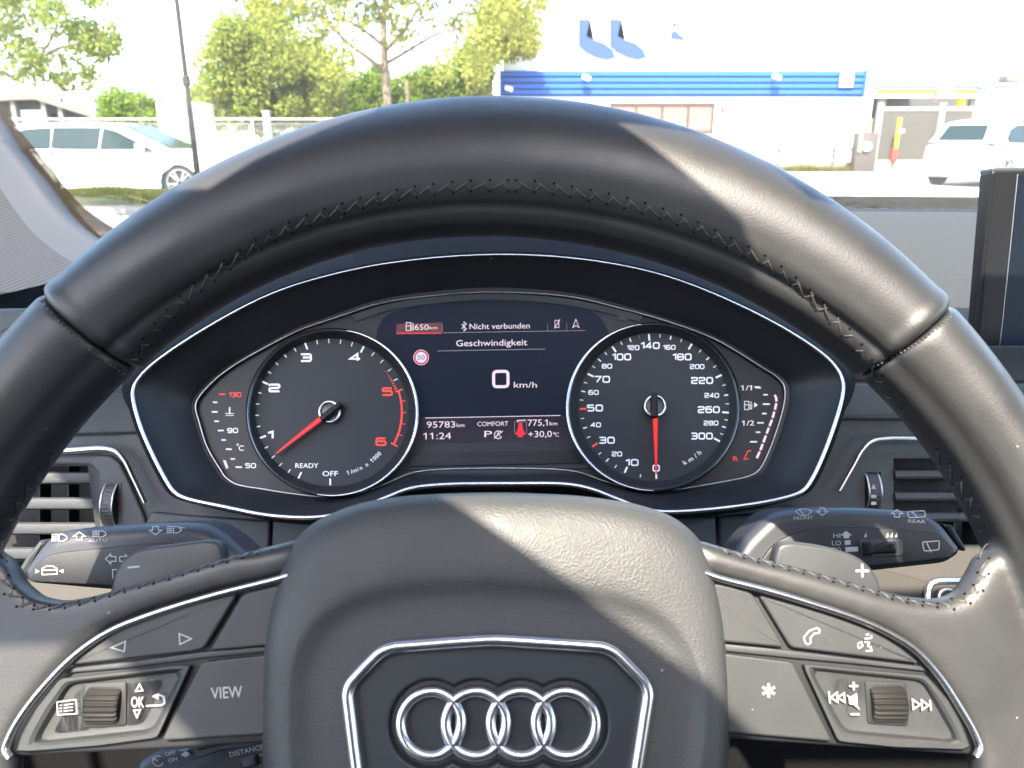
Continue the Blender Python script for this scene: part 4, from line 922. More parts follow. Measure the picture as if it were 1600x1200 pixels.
# ceramic dot band along the edge of the glass
def frit(name, f, n, m):
    return bm_obj(name, loft([[f(s, 0) for s in np.linspace(0, 1, n)], [f(s, 1) for s in np.linspace(0, 1, n)]], False), m, ws_o)
fm = bpy.data.materials.new('dotted_ceramic_print'); fm.use_nodes = True; t = fm.node_tree; b = t.nodes['Principled BSDF']; b.inputs['Base Color'].default_value = (.014, .011, .008, 1); b.inputs['Roughness'].default_value = 1; b.inputs['Specular IOR Level'].default_value = 0
tc = t.nodes.new('ShaderNodeTexCoord'); vo = t.nodes.new('ShaderNodeTexVoronoi'); vo.inputs['Scale'].default_value = 420; vo.inputs['Randomness'].default_value = 0; vo.voronoi_dimensions = '2D'; sx = t.nodes.new('ShaderNodeSeparateXYZ'); cx2 = t.nodes.new('ShaderNodeCombineXYZ'); ad = t.nodes.new('ShaderNodeMath'); ad.operation = 'ADD'; t.links.new(tc.outputs['Object'], sx.inputs[0]); t.links.new(sx.outputs[1], ad.inputs[0]); t.links.new(sx.outputs[2], ad.inputs[1]); t.links.new(sx.outputs[0], cx2.inputs[0]); t.links.new(ad.outputs[0], cx2.inputs[1])
mp = t.nodes.new('ShaderNodeMath'); mp.operation = 'LESS_THAN'; mp.inputs[1].default_value = .56
t.links.new(cx2.outputs[0], vo.inputs[0]); t.links.new(vo.outputs[0], mp.inputs[0]); t.links.new(mp.outputs[0], b.inputs['Alpha'])
def f_low(s, e):
    x = .10+.72*s; p = at_depth(0, 0, 1)
    q = ws(x, .012+.045*e); return q+Vector((0, -.002, -.001))
frit('dotted_edge', lambda s, e: ws(-.42+1.4*s, (.0+.066*e))+Vector((0, -.003, 0)), 40, fm)
# left pillar: cloth-covered, curving into the dash corner
M['cloth'] = mat('pillar_cloth', (.032, .033, .037), .85, spec=.2)
t = M['cloth'].node_tree; b = t.nodes['Principled BSDF']; tc = t.nodes.new('ShaderNodeTexCoord'); mpn = t.nodes.new('ShaderNodeMapping'); mpn.inputs['Rotation'].default_value = (0, .6, .45)
wv = t.nodes.new('ShaderNodeTexWave'); wv.inputs['Scale'].default_value = 95; wv.inputs['Distortion'].default_value = .5; wv.bands_direction = 'Z'
wv2 = t.nodes.new('ShaderNodeTexWave'); wv2.inputs['Scale'].default_value = 75; wv2.bands_direction = 'X'
mx = t.nodes.new('ShaderNodeMath'); mx.operation = 'MULTIPLY'; t.links.new(tc.outputs['Object'], mpn.inputs[0]); t.links.new(mpn.outputs[0], wv.inputs[0]); t.links.new(mpn.outputs[0], wv2.inputs[0]); t.links.new(wv.outputs[1], mx.inputs[0]); t.links.new(wv2.outputs[1], mx.inputs[1])
cr = t.nodes.new('ShaderNodeMapRange'); cr.inputs['To Min'].default_value = .62; cr.inputs['To Max'].default_value = 1.1; t.links.new(wv.outputs[1], cr.inputs[0])
mc = t.nodes.new('ShaderNodeMix'); mc.data_type = 'RGBA'; mc.blend_type = 'MULTIPLY'; mc.inputs[0].default_value = 1; mc.inputs[6].default_value = (.032, .033, .037, 1); t.links.new(cr.outputs[0], mc.inputs[7]); t.links.new(mc.outputs[2], b.inputs['Base Color'])
bp = t.nodes.new('ShaderNodeBump'); bp.inputs['Distance'].default_value = .0004; t.links.new(mx.outputs[0], bp.inputs['Height']); t.links.new(bp.outputs[0], b.inputs['Normal'])
edge = [(-150, 20, 1.0), (-70, 110, .96), (-25, 175, .92), (0, 214, .90), (25, 247, .87), (50, 279, .84), (82, 322, .81), (107, 349, .78), (135, 370, .75), (160, 385, .72), (190, 396, .70), (230, 402, .69)]
E = [at_depth(x, y, z*.88) for x, y, z in edge]; E = catmull(E, 5)
pil = thing('left_windscreen_pillar', E[0], 'grey cloth covered windscreen pillar at the left edge', 'pillar')
def shift(P, dx, dy, dz): return [p+XX*dx+UU*dy+FF*dz for p in P]
rr_ = [E[i]+FF*.05 for i in range(len(E))]
L1 = shift(E, -.006, -.004, -.003); L2 = shift(E, -.022, -.012, -.014); L3 = shift(E, -.060, -.030, -.05); L4 = shift(E, -.16, -.09, -.16); L5 = shift(E, -.32, -.2, -.22)
def dense(Ls, n=5): return [list(c) for c in zip(*[catmull(list(col), n) for col in zip(*Ls)])]
bm_obj('lip', loft(dense([rr_, shift(E, .002, .001, .012), E, L1, L2]), False), mat('pillar_edge', (.034, .035, .039), .6, spec=.3), pil)
bm_obj('cloth_cover', loft(dense([L2, L3, L4, L5]), False), M['cloth'], pil)
# dotted band on the glass outside the pillar
G1 = [at_depth(x, y, z*.88+.04) for x, y, z in edge]; G1 = catmull(G1, 5); G2 = shift(G1, .018, .012, 0)
bm_obj('dotted_edge', loft([shift(G1, -.02, -.01, 0), G2], False), fm, ws_o)
bm_obj('right_windscreen_pillar', loft([[ws(1.02, t)+Vector((o_x, -.03, 0)) for t in np.linspace(0, 1, 12)] for o_x in (-.02, .03, .12)], False), M['cloth'], org=ws(1.02, 0))
tag(bpy.data.objects['right_windscreen_pillar'], 'grey windscreen pillar on the passenger side, beyond the frame', 'pillar')
# unseen roof; its openings are made up, shaped to pattern sun on the wheel
ZR = .225
def roofpt(px, py, pl, h):
    p = pl.pt(px, py, h); t_ = (ZR+CAM.z-p.z)/SUN.z; return p+SUN*t_
RPL = Plane(800, 600, 1, 0)
def roof_panel():
    outer = [(-.46, .30), (.0, .30), (.98, .26), (1.0, -1.3), (-.46, -1.3)]
    A = [(-.078, -.030), (.020, -.027), (.030, -.014), (.038, .014), (.027, .050), (.006, .074), (-.006, .088), (.034, .088), (.050, .060), (.088, .060), (.088, .024), (.103, .018), (.103, -.012), (.30, -.012), (.30, -.24), (.115, -.24), (-.007, -.093)]
    C = [(.118, .048), (.118, .080), (.30, .080), (.30, .048)]
    D = [(-.141, .062), (-.130, .060), (-.115, .072), (-.095, .084), (-.078, .094), (-.078, .105), (-.110, .092), (-.141, .078)]  # slot added so a sun patch stands in for a reflection on the rim
    B = [(-.450, .130), (-.352, .130), (-.328, .104), (-.222, -.008), (-.225, -.030), (-.450, -.030)]
    B2 = [(-.450, -.084), (-.184, -.078), (-.176, -.074), (-.150, -.105), (-.085, -.24), (-.450, -.24)]
    bm = bmesh.new(); es = []; loops = []
    for L in (outer, A, B, B2, C, D):
        v = [bm.verts.new(P3(x, y, ZR)) for x, y in L]; loops.append(v); es += [bm.edges.new((v[i], v[(i+1) % len(v)])) for i in range(len(v))]
    bmesh.ops.triangle_fill(bm, use_beauty=True, edges=es, normal=(0, 0, 1))
    geo = bmesh.ops.extrude_face_region(bm, geom=bm.faces[:])
    bmesh.ops.translate(bm, verts=[g for g in geo['geom'] if isinstance(g, bmesh.types.BMVert)], vec=(0, 0, .003))
    return bm
rf = bm_obj('car_roof', roof_panel(), mat('headliner', (.28, .28, .28), .9), smooth=False, org=P3(.2, -.3, ZR)); tag(rf, 'grey lined car roof with made-up openings above the seats that shape the sunlight', 'car roof')
dd = mat('door_trim', (.05, .05, .055), .6)
for x, nm in ((-.56, 'left'), (1.12, 'right')):
    o = bm_obj('door_panel', box(bmesh.new(), P3(x, -.1, -.55), (.06, 2.3, .80)), dd, smooth=False, org=P3(x, -.1, -.9)); tag(o, f'dark inner door panel on the {nm} side of the cabin', 'door')
o = bm_obj('cabin_floor', box(bmesh.new(), P3(.28, 0, -.93), (1.7, 2.3, .04)), dd, smooth=False, org=P3(.28, 0, -.93)); tag(o, 'dark cabin floor under the dashboard', 'floor')
o = bm_obj('rear_light_blocker', box(bmesh.new(), P3(.28, -1.2, -.35), (1.7, .08, 1.25)), dd, smooth=False, org=P3(.28, -1.2, -.5)); tag(o, 'dark unseen panel added behind the seats to keep light out of the cabin', 'seat')  # added panel up to the roof, blocks light from behind
o = bm_obj('driver_seat', merge(box(bmesh.new(), P3(0, -.42, -.42), (.46, .16, .62)), box(bmesh.new(), P3(0, -.15, -.72), (.46, .5, .16))), dd, smooth=False, org=P3(0, -.3, -.85)); tag(o, 'dark driver seat behind the steering wheel', 'seat')
o = boxes('roof_rail', [(P3(-.53, .27, .20), (.05, .05, .20)), (P3(-.53, -.45, .20), (.05, 1.7, .05)), (P3(-.53, -.42, -.05), (.05, .10, .5))], dd, org=P3(-.53, 0, .2)); tag(o, 'dark door frame and roof rail above the driver window', 'door frame')
# ------------------------------------------------------------------ ground
M['asphalt'] = mat('asphalt', (.16, .155, .15), .85, bump=('noise', 60, .004), var=.2, varscale=3)
M['pave'] = mat('pavement', (.30, .29, .27), .85, bump=('noise', 40, .003), var=.15, varscale=2)
M['soil'] = mat('verge_soil', (.13, .11, .05), .95, var=.4, varscale=6, bump=('noise', 20, .02))
M['wall_white'] = mat('white_cladding', (.78, .78, .76), .6, var=.04, varscale=1)
M['blue'] = mat('blue_cladding', (.008, .075, .36), .8)
M['white_paint'] = mat('white_car_paint', (.75, .75, .74), .25, coat=.6)
M['tint'] = mat('car_window_glass', (.014, .026, .028), .12, spec=.25)
M['tyre'] = mat('tyre_rubber', (.025, .025, .026), .8)
M['alloy'] = mat('alloy_wheel', (.45, .45, .46), .35, .9)
M['grey_metal'] = mat('galvanised_metal', (.085, .08, .07), .6)
M['trimblk'] = mat('car_trim_plastic', (.05, .05, .05), .6)
M['red'] = mat('red_plastic', (.55, .04, .03), .4)
M['yellow'] = mat('yellow_paint', (.60, .38, .015), .6)
M['conc'] = mat('concrete', (.15, .14, .12), .85, var=.15, varscale=4)
def sheet(name, x0, x1, y0, y1, z, m, bumps=0):
    n = 2; o = struct(mesh_obj(name, [(x0, y0, z), (x1, y0, z), (x1, y1, z), (x0, y1, z)], [(0, 1, 2, 3)], m, smooth=False)); return o
sheet('ground', -900, 900, -40, 1500, 0, M['asphalt'])
sheet('pavement', -40, 40, 4, 10.2, .004, M['pave'])
struct(boxes('kerb', [((-9.2, 12.55, .05), (13.0, .22, .12))], M['conc'], bev=.02))
struct(boxes('verge', [((-9.3, 14.3, .05), (13.0, 3.2, .14))], M['soil']))
forecourt = sheet('forecourt', 2.2, 60, 10.2, 60, .006, M['pave'])
for i in range(9):
    boxes('paving_joint', [((3+i*3.4, 20, .007), (.035, 19, .006))], M['postc'] if 'postc' in M else M.setdefault('postc', mat('joint_tar', (.05, .048, .045), .9)), forecourt)
for yj in (14.5, 18.2, 22.4, 27.0): boxes('paving_joint', [((24, yj, .0075), (43, .04, .006))], M['postc'], forecourt)
# grass in the verge
def blades(name, x0, x1, y0, y1, z, n, h0, h1, m, clump=.0):
    X = RNG.uniform(x0, x1, n); Y = RNG.uniform(y0, y1, n); Hh = RNG.uniform(h0, h1, n)*(1+.9*np.maximum(0, np.sin(X*1.7+2)*np.sin(Y*2.3+X)))
    A = RNG.uniform(0, 2*PI, n); wv = .006+.012*RNG.random(n); lx = RNG.normal(0, .35, n)*Hh; ly = RNG.normal(0, .35, n)*Hh
    V = np.zeros((n, 3, 3)); V[:, 0] = np.stack([X-wv*np.cos(A), Y-wv*np.sin(A), np.full(n, z)], 1); V[:, 1] = np.stack([X+wv*np.cos(A), Y+wv*np.sin(A), np.full(n, z)], 1); V[:, 2] = np.stack([X+lx, Y+ly, z+Hh], 1)
    me = bpy.data.meshes.new(name); me.from_pydata(V.reshape(-1, 3).tolist(), [], np.arange(3*n).reshape(-1, 3).tolist()); me.materials.append(m)
    o = bpy.data.objects.new(name, me); COL.objects.link(o); o['kind'] = 'stuff'; return tag(o, 'dry grass and weeds growing along the verge behind the kerb', 'grass')
def leafmat(name, c1, c2, tr=.5):
    m = bpy.data.materials.new(name); m.use_nodes = True; t = m.node_tree; t.nodes.clear(); o = t.nodes.new('ShaderNodeOutputMaterial')
    d = t.nodes.new('ShaderNodeBsdfDiffuse'); l = t.nodes.new('ShaderNodeBsdfTranslucent'); x = t.nodes.new('ShaderNodeMixShader'); x.inputs[0].default_value = tr
    g = t.nodes.new('ShaderNodeNewGeometry'); r = t.nodes.new('ShaderNodeValToRGB'); r.color_ramp.elements[0].color = (*c1, 1); r.color_ramp.elements[1].color = (*c2, 1)
    t.links.new(g.outputs['Random Per Island'], r.inputs[0]); t.links.new(r.outputs[0], d.inputs[0]); t.links.new(r.outputs[0], l.inputs[0])
    t.links.new(d.outputs[0], x.inputs[1]); t.links.new(l.outputs[0], x.inputs[2]); t.links.new(x.outputs[0], o.inputs[0]); return m
M['grass'] = leafmat('grass_blades', (.11, .13, .03), (.20, .17, .06))
blades('verge_grass', -14, -2.6, 12.8, 15.8, .1, 60000, .05, .15, M['grass'])
M['leafA'] = leafmat('leaves_yellow_green', (.17, .21, .045), (.34, .33, .08))
M['leafB'] = leafmat('leaves_mid_green', (.14, .20, .04), (.28, .30, .07))
M['leafC'] = leafmat('leaves_bright_green', (.10, .17, .02), (.18, .25, .04))
M['bark'] = mat('bark', (.13, .10, .07), .9, bump=('noise', 25, .02), var=.3, varscale=8)
def cloud(centres, n, size, m, name, par, squash=1.):
    """leaf sized faces spread over the surface and inside of many small clumps"""
    c = np.array([p[:3] for p in centres]); r = np.array([p[3] for p in centres]); wgt = r**2/np.sum(r**2)
    idx = RNG.choice(len(c), n, p=wgt); d = RNG.normal(size=(n, 3)); d /= np.linalg.norm(d, axis=1)[:, None]
    P = c[idx]+d*(r[idx]*RNG.uniform(.35, 1.05, n)**.6)[:, None]*np.array([1, 1, squash])
    a = RNG.normal(size=(n, 3)); a /= np.linalg.norm(a, axis=1)[:, None]; b = np.cross(a, RNG.normal(size=(n, 3))); b /= np.linalg.norm(b, axis=1)[:, None]
    s = size*RNG.uniform(.6, 1.3, n)[:, None]
    V = np.stack([P-a*s, P+b*s*.5, P+a*s, P-b*s*.5], 1).reshape(-1, 3)
    me = bpy.data.meshes.new(name); org = np.array(par['_org']); me.from_pydata((V-org).tolist(), [], np.arange(4*n).reshape(-1, 4).tolist()); me.materials.append(m)
    o = bpy.data.objects.new(name, me); COL.objects.link(o); o.parent = par; return o
def limb(P, r0, r1, bm):
    n = len(P); merge(bm, sweep(P, [r0+(r1-r0)*i/(n-1) for i in range(n)], [r0+(r1-r0)*i/(n-1) for i in range(n)], Vector((.3, -1, .2)).normalized(), k=7))
def tree(base, limbs, clumps, n, size, leaf, label, name='deciduous_tree', r0=.15, group=None):
    t = thing(name, base, label, 'tree', group)
    bm = bmesh.new()
    for L, a, b in limbs: limb(catmull([Vector(p) for p in L], 5), a, b, bm)
    bm_obj('trunk', bm, M['bark'], t, angle=80)
    cloud(clumps, n, size, leaf, 'crown', t); return t
def spread(px0, py0, px1, py1, D, dD, n, r0, r1, keep=None):
    out = []
    while len(out) < n:
        px, py = RNG.uniform(px0, px1), RNG.uniform(py0, py1)
        if keep and not keep(px, py): continue
        p = at_y(px, py, D+RNG.uniform(-dD, dD)); out.append((p.x, p.y, p.z, RNG.uniform(r0, r1)))
    return out
def Y(px, py, y): return tuple(at_y(px, py, y))
# main tree with the visible trunk
D = 24
b0 = at_y(607, 255, D); b0.z = 0
ell = lambda cx, cy, rx, ry: (lambda x, y: ((x-cx)/rx)**2+((y-cy)/ry)**2 < 1)
crown = spread(330, -260, 860, 150, D, 2.5, 260, .22, .62, lambda x, y: (((x-620)/250)**2+((y+60)/190)**2 < 1 and not (540 < x < 665 and y > 62 and RNG.random() < .9)))
tree(b0, [([tuple(b0), Y(606, 170, D), Y(601, 100, D), Y(600, 20, D), Y(612, -80, D)], .17, .05),
          ([Y(600, 112, D), Y(575, 90, D-.4), Y(545, 68, D-.6), Y(515, 40, D-.8), Y(480, 15, D-1)], .085, .025),
          ([Y(598, 70, D), Y(570, 48, D), Y(530, 22, D+.5), Y(500, -20, D+1)], .07, .02),
          ([Y(601, 80, D), Y(630, 50, D+.4), Y(650, 20, D+.4), Y(690, -20, D)], .07, .02),
          ([Y(602, 100, D), Y(640, 78, D-.4), Y(690, 50, D-.8), Y(740, 40, D-1)], .06, .02),
          ([Y(600, 50, D), Y(590, 10, D), Y(560, -40, D)], .05, .02)],
     crown, 21000, .085, M['leafA'], 'sparse yellow green tree with a bare forked trunk above the steering wheel rim')
# bushy tree left of it
D = 30; b0 = at_y(400, 250, D); b0.z = 0
c2 = spread(310, 40, 530, 195, D, 1.5, 110, .35, .8, lambda x, y: y > 62+abs(x-395)*.55-(20 if x > 430 else 0) or (((x-385)/55)**2+((y-60)/50)**2 < 1))
tree(b0, [([tuple(b0), Y(400, 150, D), Y(395, 80, D)], .2, .06)], c2, 26000, .10, M['leafB'], 'dense rounded green tree behind the fence between the lamp post and the forked tree')
D = 32; b0 = at_y(395, 250, D); b0.z = 0
c3 = spread(335, -150, 470, 70, D, 1.5, 60, .3, .6, None)
tree(b0, [([tuple(b0), Y(392, 120, D), Y(398, 0, D), Y(410, -80, D)], .14, .05)], c3, 9000, .09, M['leafA'], 'tall thin yellow green tree rising above the dense round one')
# hedge-like trees towards the blue fascia
for (x0, x1, y0, cx, lab, lf) in ((520, 640, 118, 585, 'low bright green tree directly behind the forked trunk', 'leafC'), (620, 720, 100, 670, 'bright green bushy tree right of the forked trunk, beside a short post', 'leafC'), (690, 800, 70, 750, 'bright green tree at the left end of the blue building fascia', 'leafC'), (735, 840, -20, 790, 'yellow green tree overhanging the corner of the white building', 'leafA')):
    D = 34 if x0 > 500 else 30; D += (x0 % 7)*.3
    b0 = at_y(min(cx, 742), 240, D); b0.z = 0
    cc = spread(x0, y0, x1, 190, D, 1.5, 60, .3, .6, lambda x, y: ((x-cx)/((x1-x0)/2))**2+((y-190)/(190-y0))**2 < 1 and (x < 765 or y < 85))
    tree(b0, [([tuple(b0), Y(min(cx, 742), 200, D), Y(min(cx, 752), (y0+190)/2, D)], .15, .05)], cc, 11000, .10, M[lf], lab, 'bushy_tree')
D = 36; b0 = at_y(500, 240, D); b0.z = 0
tree(b0, [([tuple(b0), Y(500, 190, D)], .15, .05)], spread(455, 120, 560, 195, D, 1.5, 50, .4, .8, lambda x, y: y > 125+abs(x-495)*.6), 9000, .10, M['leafB'], 'small dark green tree in the gap between the round tree and the forked trunk', 'bushy_tree')
# small round bush above the parked estate car
D = 30; b0 = at_y(195, 240, D); b0.z = 0
tree(b0, [([tuple(b0), Y(195, 190, D)], .12, .05)], spread(150, 145, 240, 215, D, 1.2, 40, .3, .6, ell(196, 185, 42, 38)), 8000, .09, M['leafC'], 'small round bright green tree above the roof of the white estate car', 'bushy_tree')
# overhanging branch at top left
D = 11.5; b0 = at_y(-60, 420, D); b0.z = 0
c4 = spread(-260, -200, 150, 130, D, 1.0, 110, .10, .30, lambda x, y: y < 120-abs(x-30)*.28 and RNG.random() < .75)+spread(60, 50, 205, 110, D, .4, 16, .06, .17, ell(150, 70, 55, 30))+spread(95, 85, 150, 135, D, .3, 7, .06, .14)
tree(b0, [([tuple(b0), Y(-70, 250, D), Y(-55, 120, D)], .10, .06), ([Y(-60, 130, D), Y(0, 112, D), Y(25, 122, D), Y(60, 90, D), Y(85, 50, D), Y(100, -30, D)], .040, .012), ([Y(50, 95, D), Y(110, 70, D), Y(150, 72, D), Y(190, 62, D)], .03, .008), ([Y(-55, 120, D), Y(-20, 20, D), Y(20, -60, D)], .05, .015)],
     c4, 17000, .045, M['leafB'], 'leafy branches of a nearer tree hanging in at the top left corner')
# ------------------------------------------------------------------ lamp post, fence
M['postpaint'] = mat('dark_post_paint', (.028, .025, .022), .7, spec=.2)
lp = thing('lamp_post', tuple(Vector((at_y(312, 300, 13.6).x, 13.6, 0))), 'thin grey lamp post standing in front of the white estate car', 'lamp post')
x = lp.location.x; yy = 13.6
bm = bmesh.new()
merge(bm, sweep([Vector((x, yy, z)) for z in (0, .9, 1.0, 2.2, 5, 8)], [.055, .055, .045, .04, .032, .028], [.055, .055, .045, .04, .032, .028], Vector((0, 1, 0)), k=14)); bm_obj('post', bm, M['postpaint'], lp)
bm = bmesh.new(); merge(bm, sweep([Vector((x, yy, z)) for z in (1.98, 2.0, 2.12, 2.14)], [.05, .065, .065, .05], [.05, .065, .065, .05], Vector((0, 1, 0)), k=14)); bm_obj('collar', bm, M['postpaint'], lp)
bm = bmesh.new(); merge(bm, sweep([Vector((x, yy, 7.95)), Vector((x, yy-.4, 8.15)), Vector((x, yy-.9, 8.2))], [.025]*3, [.025]*3, Vector((1, 0, 0)), k=8)); box(bm, (x, yy-1.1, 8.2), (.16, .5, .08)); bm_obj('lamp_head', bm, M['postpaint'], lp)
fn = thing('mesh_fence', (-14, 22.5, 0), 'grey wire mesh fence with a top rail behind the parked cars', 'fence')
fy = 22.5; zt = at_y(100, 187, fy).z
mid = [(Vector((x_, fy, 0)), Vector((x_, fy, zt))) for x_ in np.arange(-17, 1.5, 2.45)]
for a, b in mid:
    bm = bmesh.new(); box(bm, (a+b)/2, (.06, .06, zt)); bm_obj('fence_post', bm, M['fence'] if 'fence' in M else M.setdefault('fence', mat('fence_paint', (.30, .30, .28), .6)), fn, smooth=False)
boxes('top_rail', [((-7.7, fy, zt+.02), (19, .05, .05))], M['fence'], fn)
o = boxes('wire', [((-7.7, fy+.03, z), (19, .008, .008)) for z in np.arange(.15, zt, .20)]+[((x_, fy+.035, zt/2), (.008, .008, zt)) for x_ in np.arange(-17, 1.6, .06)], M['fence'], fn); o['kind'] = 'stuff'
gp = thing('gate_post', (at_y(422, 240, 21.5).x, 21.5, 0), 'broad pale square gate post just left of the rim top', 'post')
boxes('shaft', [((gp.location.x, 21.5, .95), (.16, .16, 1.75))], M['fence'], gp, bev=.01); boxes('cap', [((gp.location.x, 21.5, 1.84), (.20, .20, .04))], M['fence'], gp)
# ------------------------------------------------------------------ buildings
hb = thing('gable_building', Y(60, 230, 42), 'low building with a shallow grey gable roof and tall posts behind the estate car', 'building')
by = 42; q = lambda px, py, y=by: at_y(px, py, y)
w0, w1 = q(-260, 200), q(155, 200)
bm = bmesh.new()
V = [q(-260, 260), q(153, 260), q(153, 183), q(52, 152), q(15, 150), q(-260, 176)]
Vb = [v+Vector((0, 14, 0)) for v in V]
bmesh.ops.recalc_face_normals(bm, faces=bm.faces)
bm = loft([V, Vb], True, True, True); bm_obj('wall', bm, mat('grey_green_wall', (.05, .055, .045), .8, var=.2), hb, smooth=False)
rl = [q(-260, 168, by-.8), q(15, 147, by-.8), q(52, 146, by-.8), q(160, 180, by-.8)]
bm_obj('roof', loft([rl, [p+Vector((0, 0, -.28)) for p in rl], [p+Vector((0, 15, -.28)) for p in rl], [p+Vector((0, 15, 0)) for p in rl], rl], False), mat('roof_edge', (.10, .095, .085), .7), hb, smooth=False)
for px in (-20, 28, 75, 100): p = q(px, 200, by-.5); boxes('column', [((p.x, p.y, 1.5), (.22, .22, 3.2))], M['conc'], hb)
a, b = q(32, 172, by-.15), q(74, 204, by-.15); boxes('door_panel', [(((a.x+b.x)/2, by-.15, (a.z+b.z)/2), (b.x-a.x, .08, a.z-b.z))], M['wall_white'], hb)
a, b = q(80, 178, by-.12), q(98, 186, by-.12); boxes('window', [(((a.x+b.x)/2, by-.12, (a.z+b.z)/2), (b.x-a.x, .06, a.z-b.z))], M['tint'], hb)
for i in range(5): a = q(104+i*10, 180, by-.1); boxes('wall_panel', [((a.x, by-.1, 1.55), (.26, .06, 1.1))], M['conc'], hb)
wc = thing('site_container', Y(270, 240, 26), 'tall white box shaped container behind the lamp post', 'container')
a, b = at_y(243, 158, 26), at_y(300, 240, 26); boxes('box_body', [(((a.x+b.x)/2, 27.2, a.z/2), (b.x-a.x, 2.4, a.z))], M['wall_white'], wc, bev=.02)
boxes('roof_edge', [(((a.x+b.x)/2-.3, 27.2, a.z+.03), ((b.x-a.x)*.5, 2.5, .05))], M['grey_metal'], wc); boxes('door_seam', [(((a.x+b.x)/2+.15, 25.99, a.z/2), (.03, .02, a.z*.9))], M['conc'], wc)
boxes('corner_post', [((b.x-.03, 25.97, a.z/2), (.06, .03, a.z))], M['conc'], wc)
# white warehouse with the blue fascia
WY = 35.0; q = lambda px, py, y=WY: at_y(px, py, y)
wh = thing('white_warehouse', (10, WY, 0), 'big white warehouse with a blue ribbed fascia band across its front', 'building')
xl, xr = q(786, 200).x, q(1358, 200).x; ztop = 9.0
f0, f1 = q(786, 150).z, q(786, 112).z
bm = bmesh.new(); bm_obj('wall', box(bm, ((xl+xr)/2, WY+6, ztop/2), (xr-xl, 12, ztop)), M['wall_white'], wh, smooth=False)
n = 4; rib = []
xa, xb = q(781, 130).x, q(1349, 130).x
zc = [f0+(f1-f0)*i/n for i in range(n+1)]
boxes('fascia_backing', [(((xa+xb)/2, WY-.10, (f0+f1)/2), (xb-xa, .2, f1-f0+.04))], M['blue'], wh)
for i in range(n):
    prof = [(0, 0), (.0, .05), (-.015, .065), (-.015, (f1-f0)/n-.045), (0, (f1-f0)/n-.03)]
    bm_obj('fascia_board', loft([[Vector((x_, WY-.205+d, zc[i]+z)) for d, z in prof] for x_ in (xa+.05, xb-.05)], True, True, True), M['blue'], wh, smooth=False)
boxes('fascia_end_cap', [((xa+.04, WY-.22, (f0+f1)/2), (.10, .16, f1-f0+.1))], M['blue'], wh)
boxes('fascia_end_cap', [((xb-.04, WY-.22, (f0+f1)/2), (.10, .16, f1-f0+.1))], M['blue'], wh)
# window row
M['pinkpane'] = mat('pink_window_blind', (.20, .10, .085), .6); M['brown'] = mat('brown_window_frame', (.045, .025, .02), .6)
a, b = q(953, 161), q(1113, 209); cx_, cz_ = (a.x+b.x)/2, (a.z+b.z)/2; ww, hh = b.x-a.x, a.z-b.z
fr = boxes('window_frame', [((cx_, WY-.04, a.z-.05), (ww, .12, .1)), ((cx_, WY-.04, b.z+.05), (ww, .12, .1)), ((a.x+.05, WY-.04, cz_), (.1, .12, hh-.2)), ((b.x-.05, WY-.04, cz_), (.1, .12, hh-.2))]+[((a.x+ww*i/4, WY-.04, cz_), (.09, .12, hh-.2)) for i in (1, 2, 3)], M['brown'], wh)
for i in range(4): boxes('pane', [((a.x+ww*(i+.5)/4, WY-.02, cz_), (ww/4-.12, .04, hh-.2))], M['pinkpane'], fr)
for i in range(4): boxes('sill_panel', [((a.x+ww*(i+.5)/4, WY-.05, b.z+.28), (ww/4-.2, .03, .2))], M['conc'], fr)
# wall letters above the fascia (mostly lost in glare)
M['letter'] = mat('blue_sign_letter', (.008, .035, .13), .6)
for dx in (0, 49):
    L = [(904+dx, 30), (922+dx, 30), (922+dx, 45), (916+dx, 57), (928+dx, 62), (944+dx, 67), (957+dx, 78), (962+dx, 89), (950+dx, 93), (932+dx, 89), (915+dx, 80), (904+dx, 70)]
    V = [q(x_, y_, WY-.14) for x_, y_ in L]; bm_obj('wall_letter', loft([V, [v+Vector((0, .14, 0)) for v in V]], True, True, True), M['letter'], wh, smooth=False)
V = [q(x_, y_, WY-.1) for x_, y_ in ((1049, 50), (1055, 47), (1060, 52), (1073, 62), (1062, 62), (1048, 60))]; bm_obj('wall_letter', loft([V, [v+Vector((0, .1, 0)) for v in V]], True, True, True), M['letter'], wh, smooth=False)
V = [q(x_, y_, WY-.1) for x_, y_ in ((1051, 36), (1058, 36), (1057, 41), (1052, 41))]; bm_obj('wall_letter', loft([V, [v+Vector((0, .1, 0)) for v in V]], True, True, True), M['letter'], wh, smooth=False)
M['mag'] = mat('magenta_print', (.55, .02, .22), .5)
lg = [q(1126, 169), q(1133, 169), q(1133, 175), q(1126, 175)]
boxes('company_sign', [((p.x, WY-.03, p.z), (s, .04, s)) for p, s in ((q(1129, 172), .17), (q(1136, 172), .07), (q(1141, 172), .07), (q(1146, 172), .07))], M['mag'], wh)
def flood(px, py):
    t = thing('flood_lamp', q(px, py, WY-.3), {795: 'small white flood lamp at the left end of the blue fascia', 916: 'white flood lamp on the blue fascia above the middle of the wheel rim', 1214: 'white flood lamp near the right end of the blue fascia'}[px], 'lamp', 'flood lamps on the blue fascia')
    c = q(px, py, WY-.62); R = Matrix.Rotation(.35, 3, 'X') @ Matrix.Rotation(.3, 3, 'Y')
    boxes('lamp_body', [(c, (.34, .22, .16), R)], M['wall_white'], t, bev=.03); boxes('bracket', [(c+Vector((-.08, .18, -.02)), (.05, .34, .05))], M['wall_white'], t)
for p in ((795, 138), (916, 121), (1214, 120)): flood(*p)
t = thing('notice_plate', q(1323, 125, WY-.3), 'square white notice plate at the right end of the blue fascia', 'sign'); c = q(1323, 125, WY-.31)
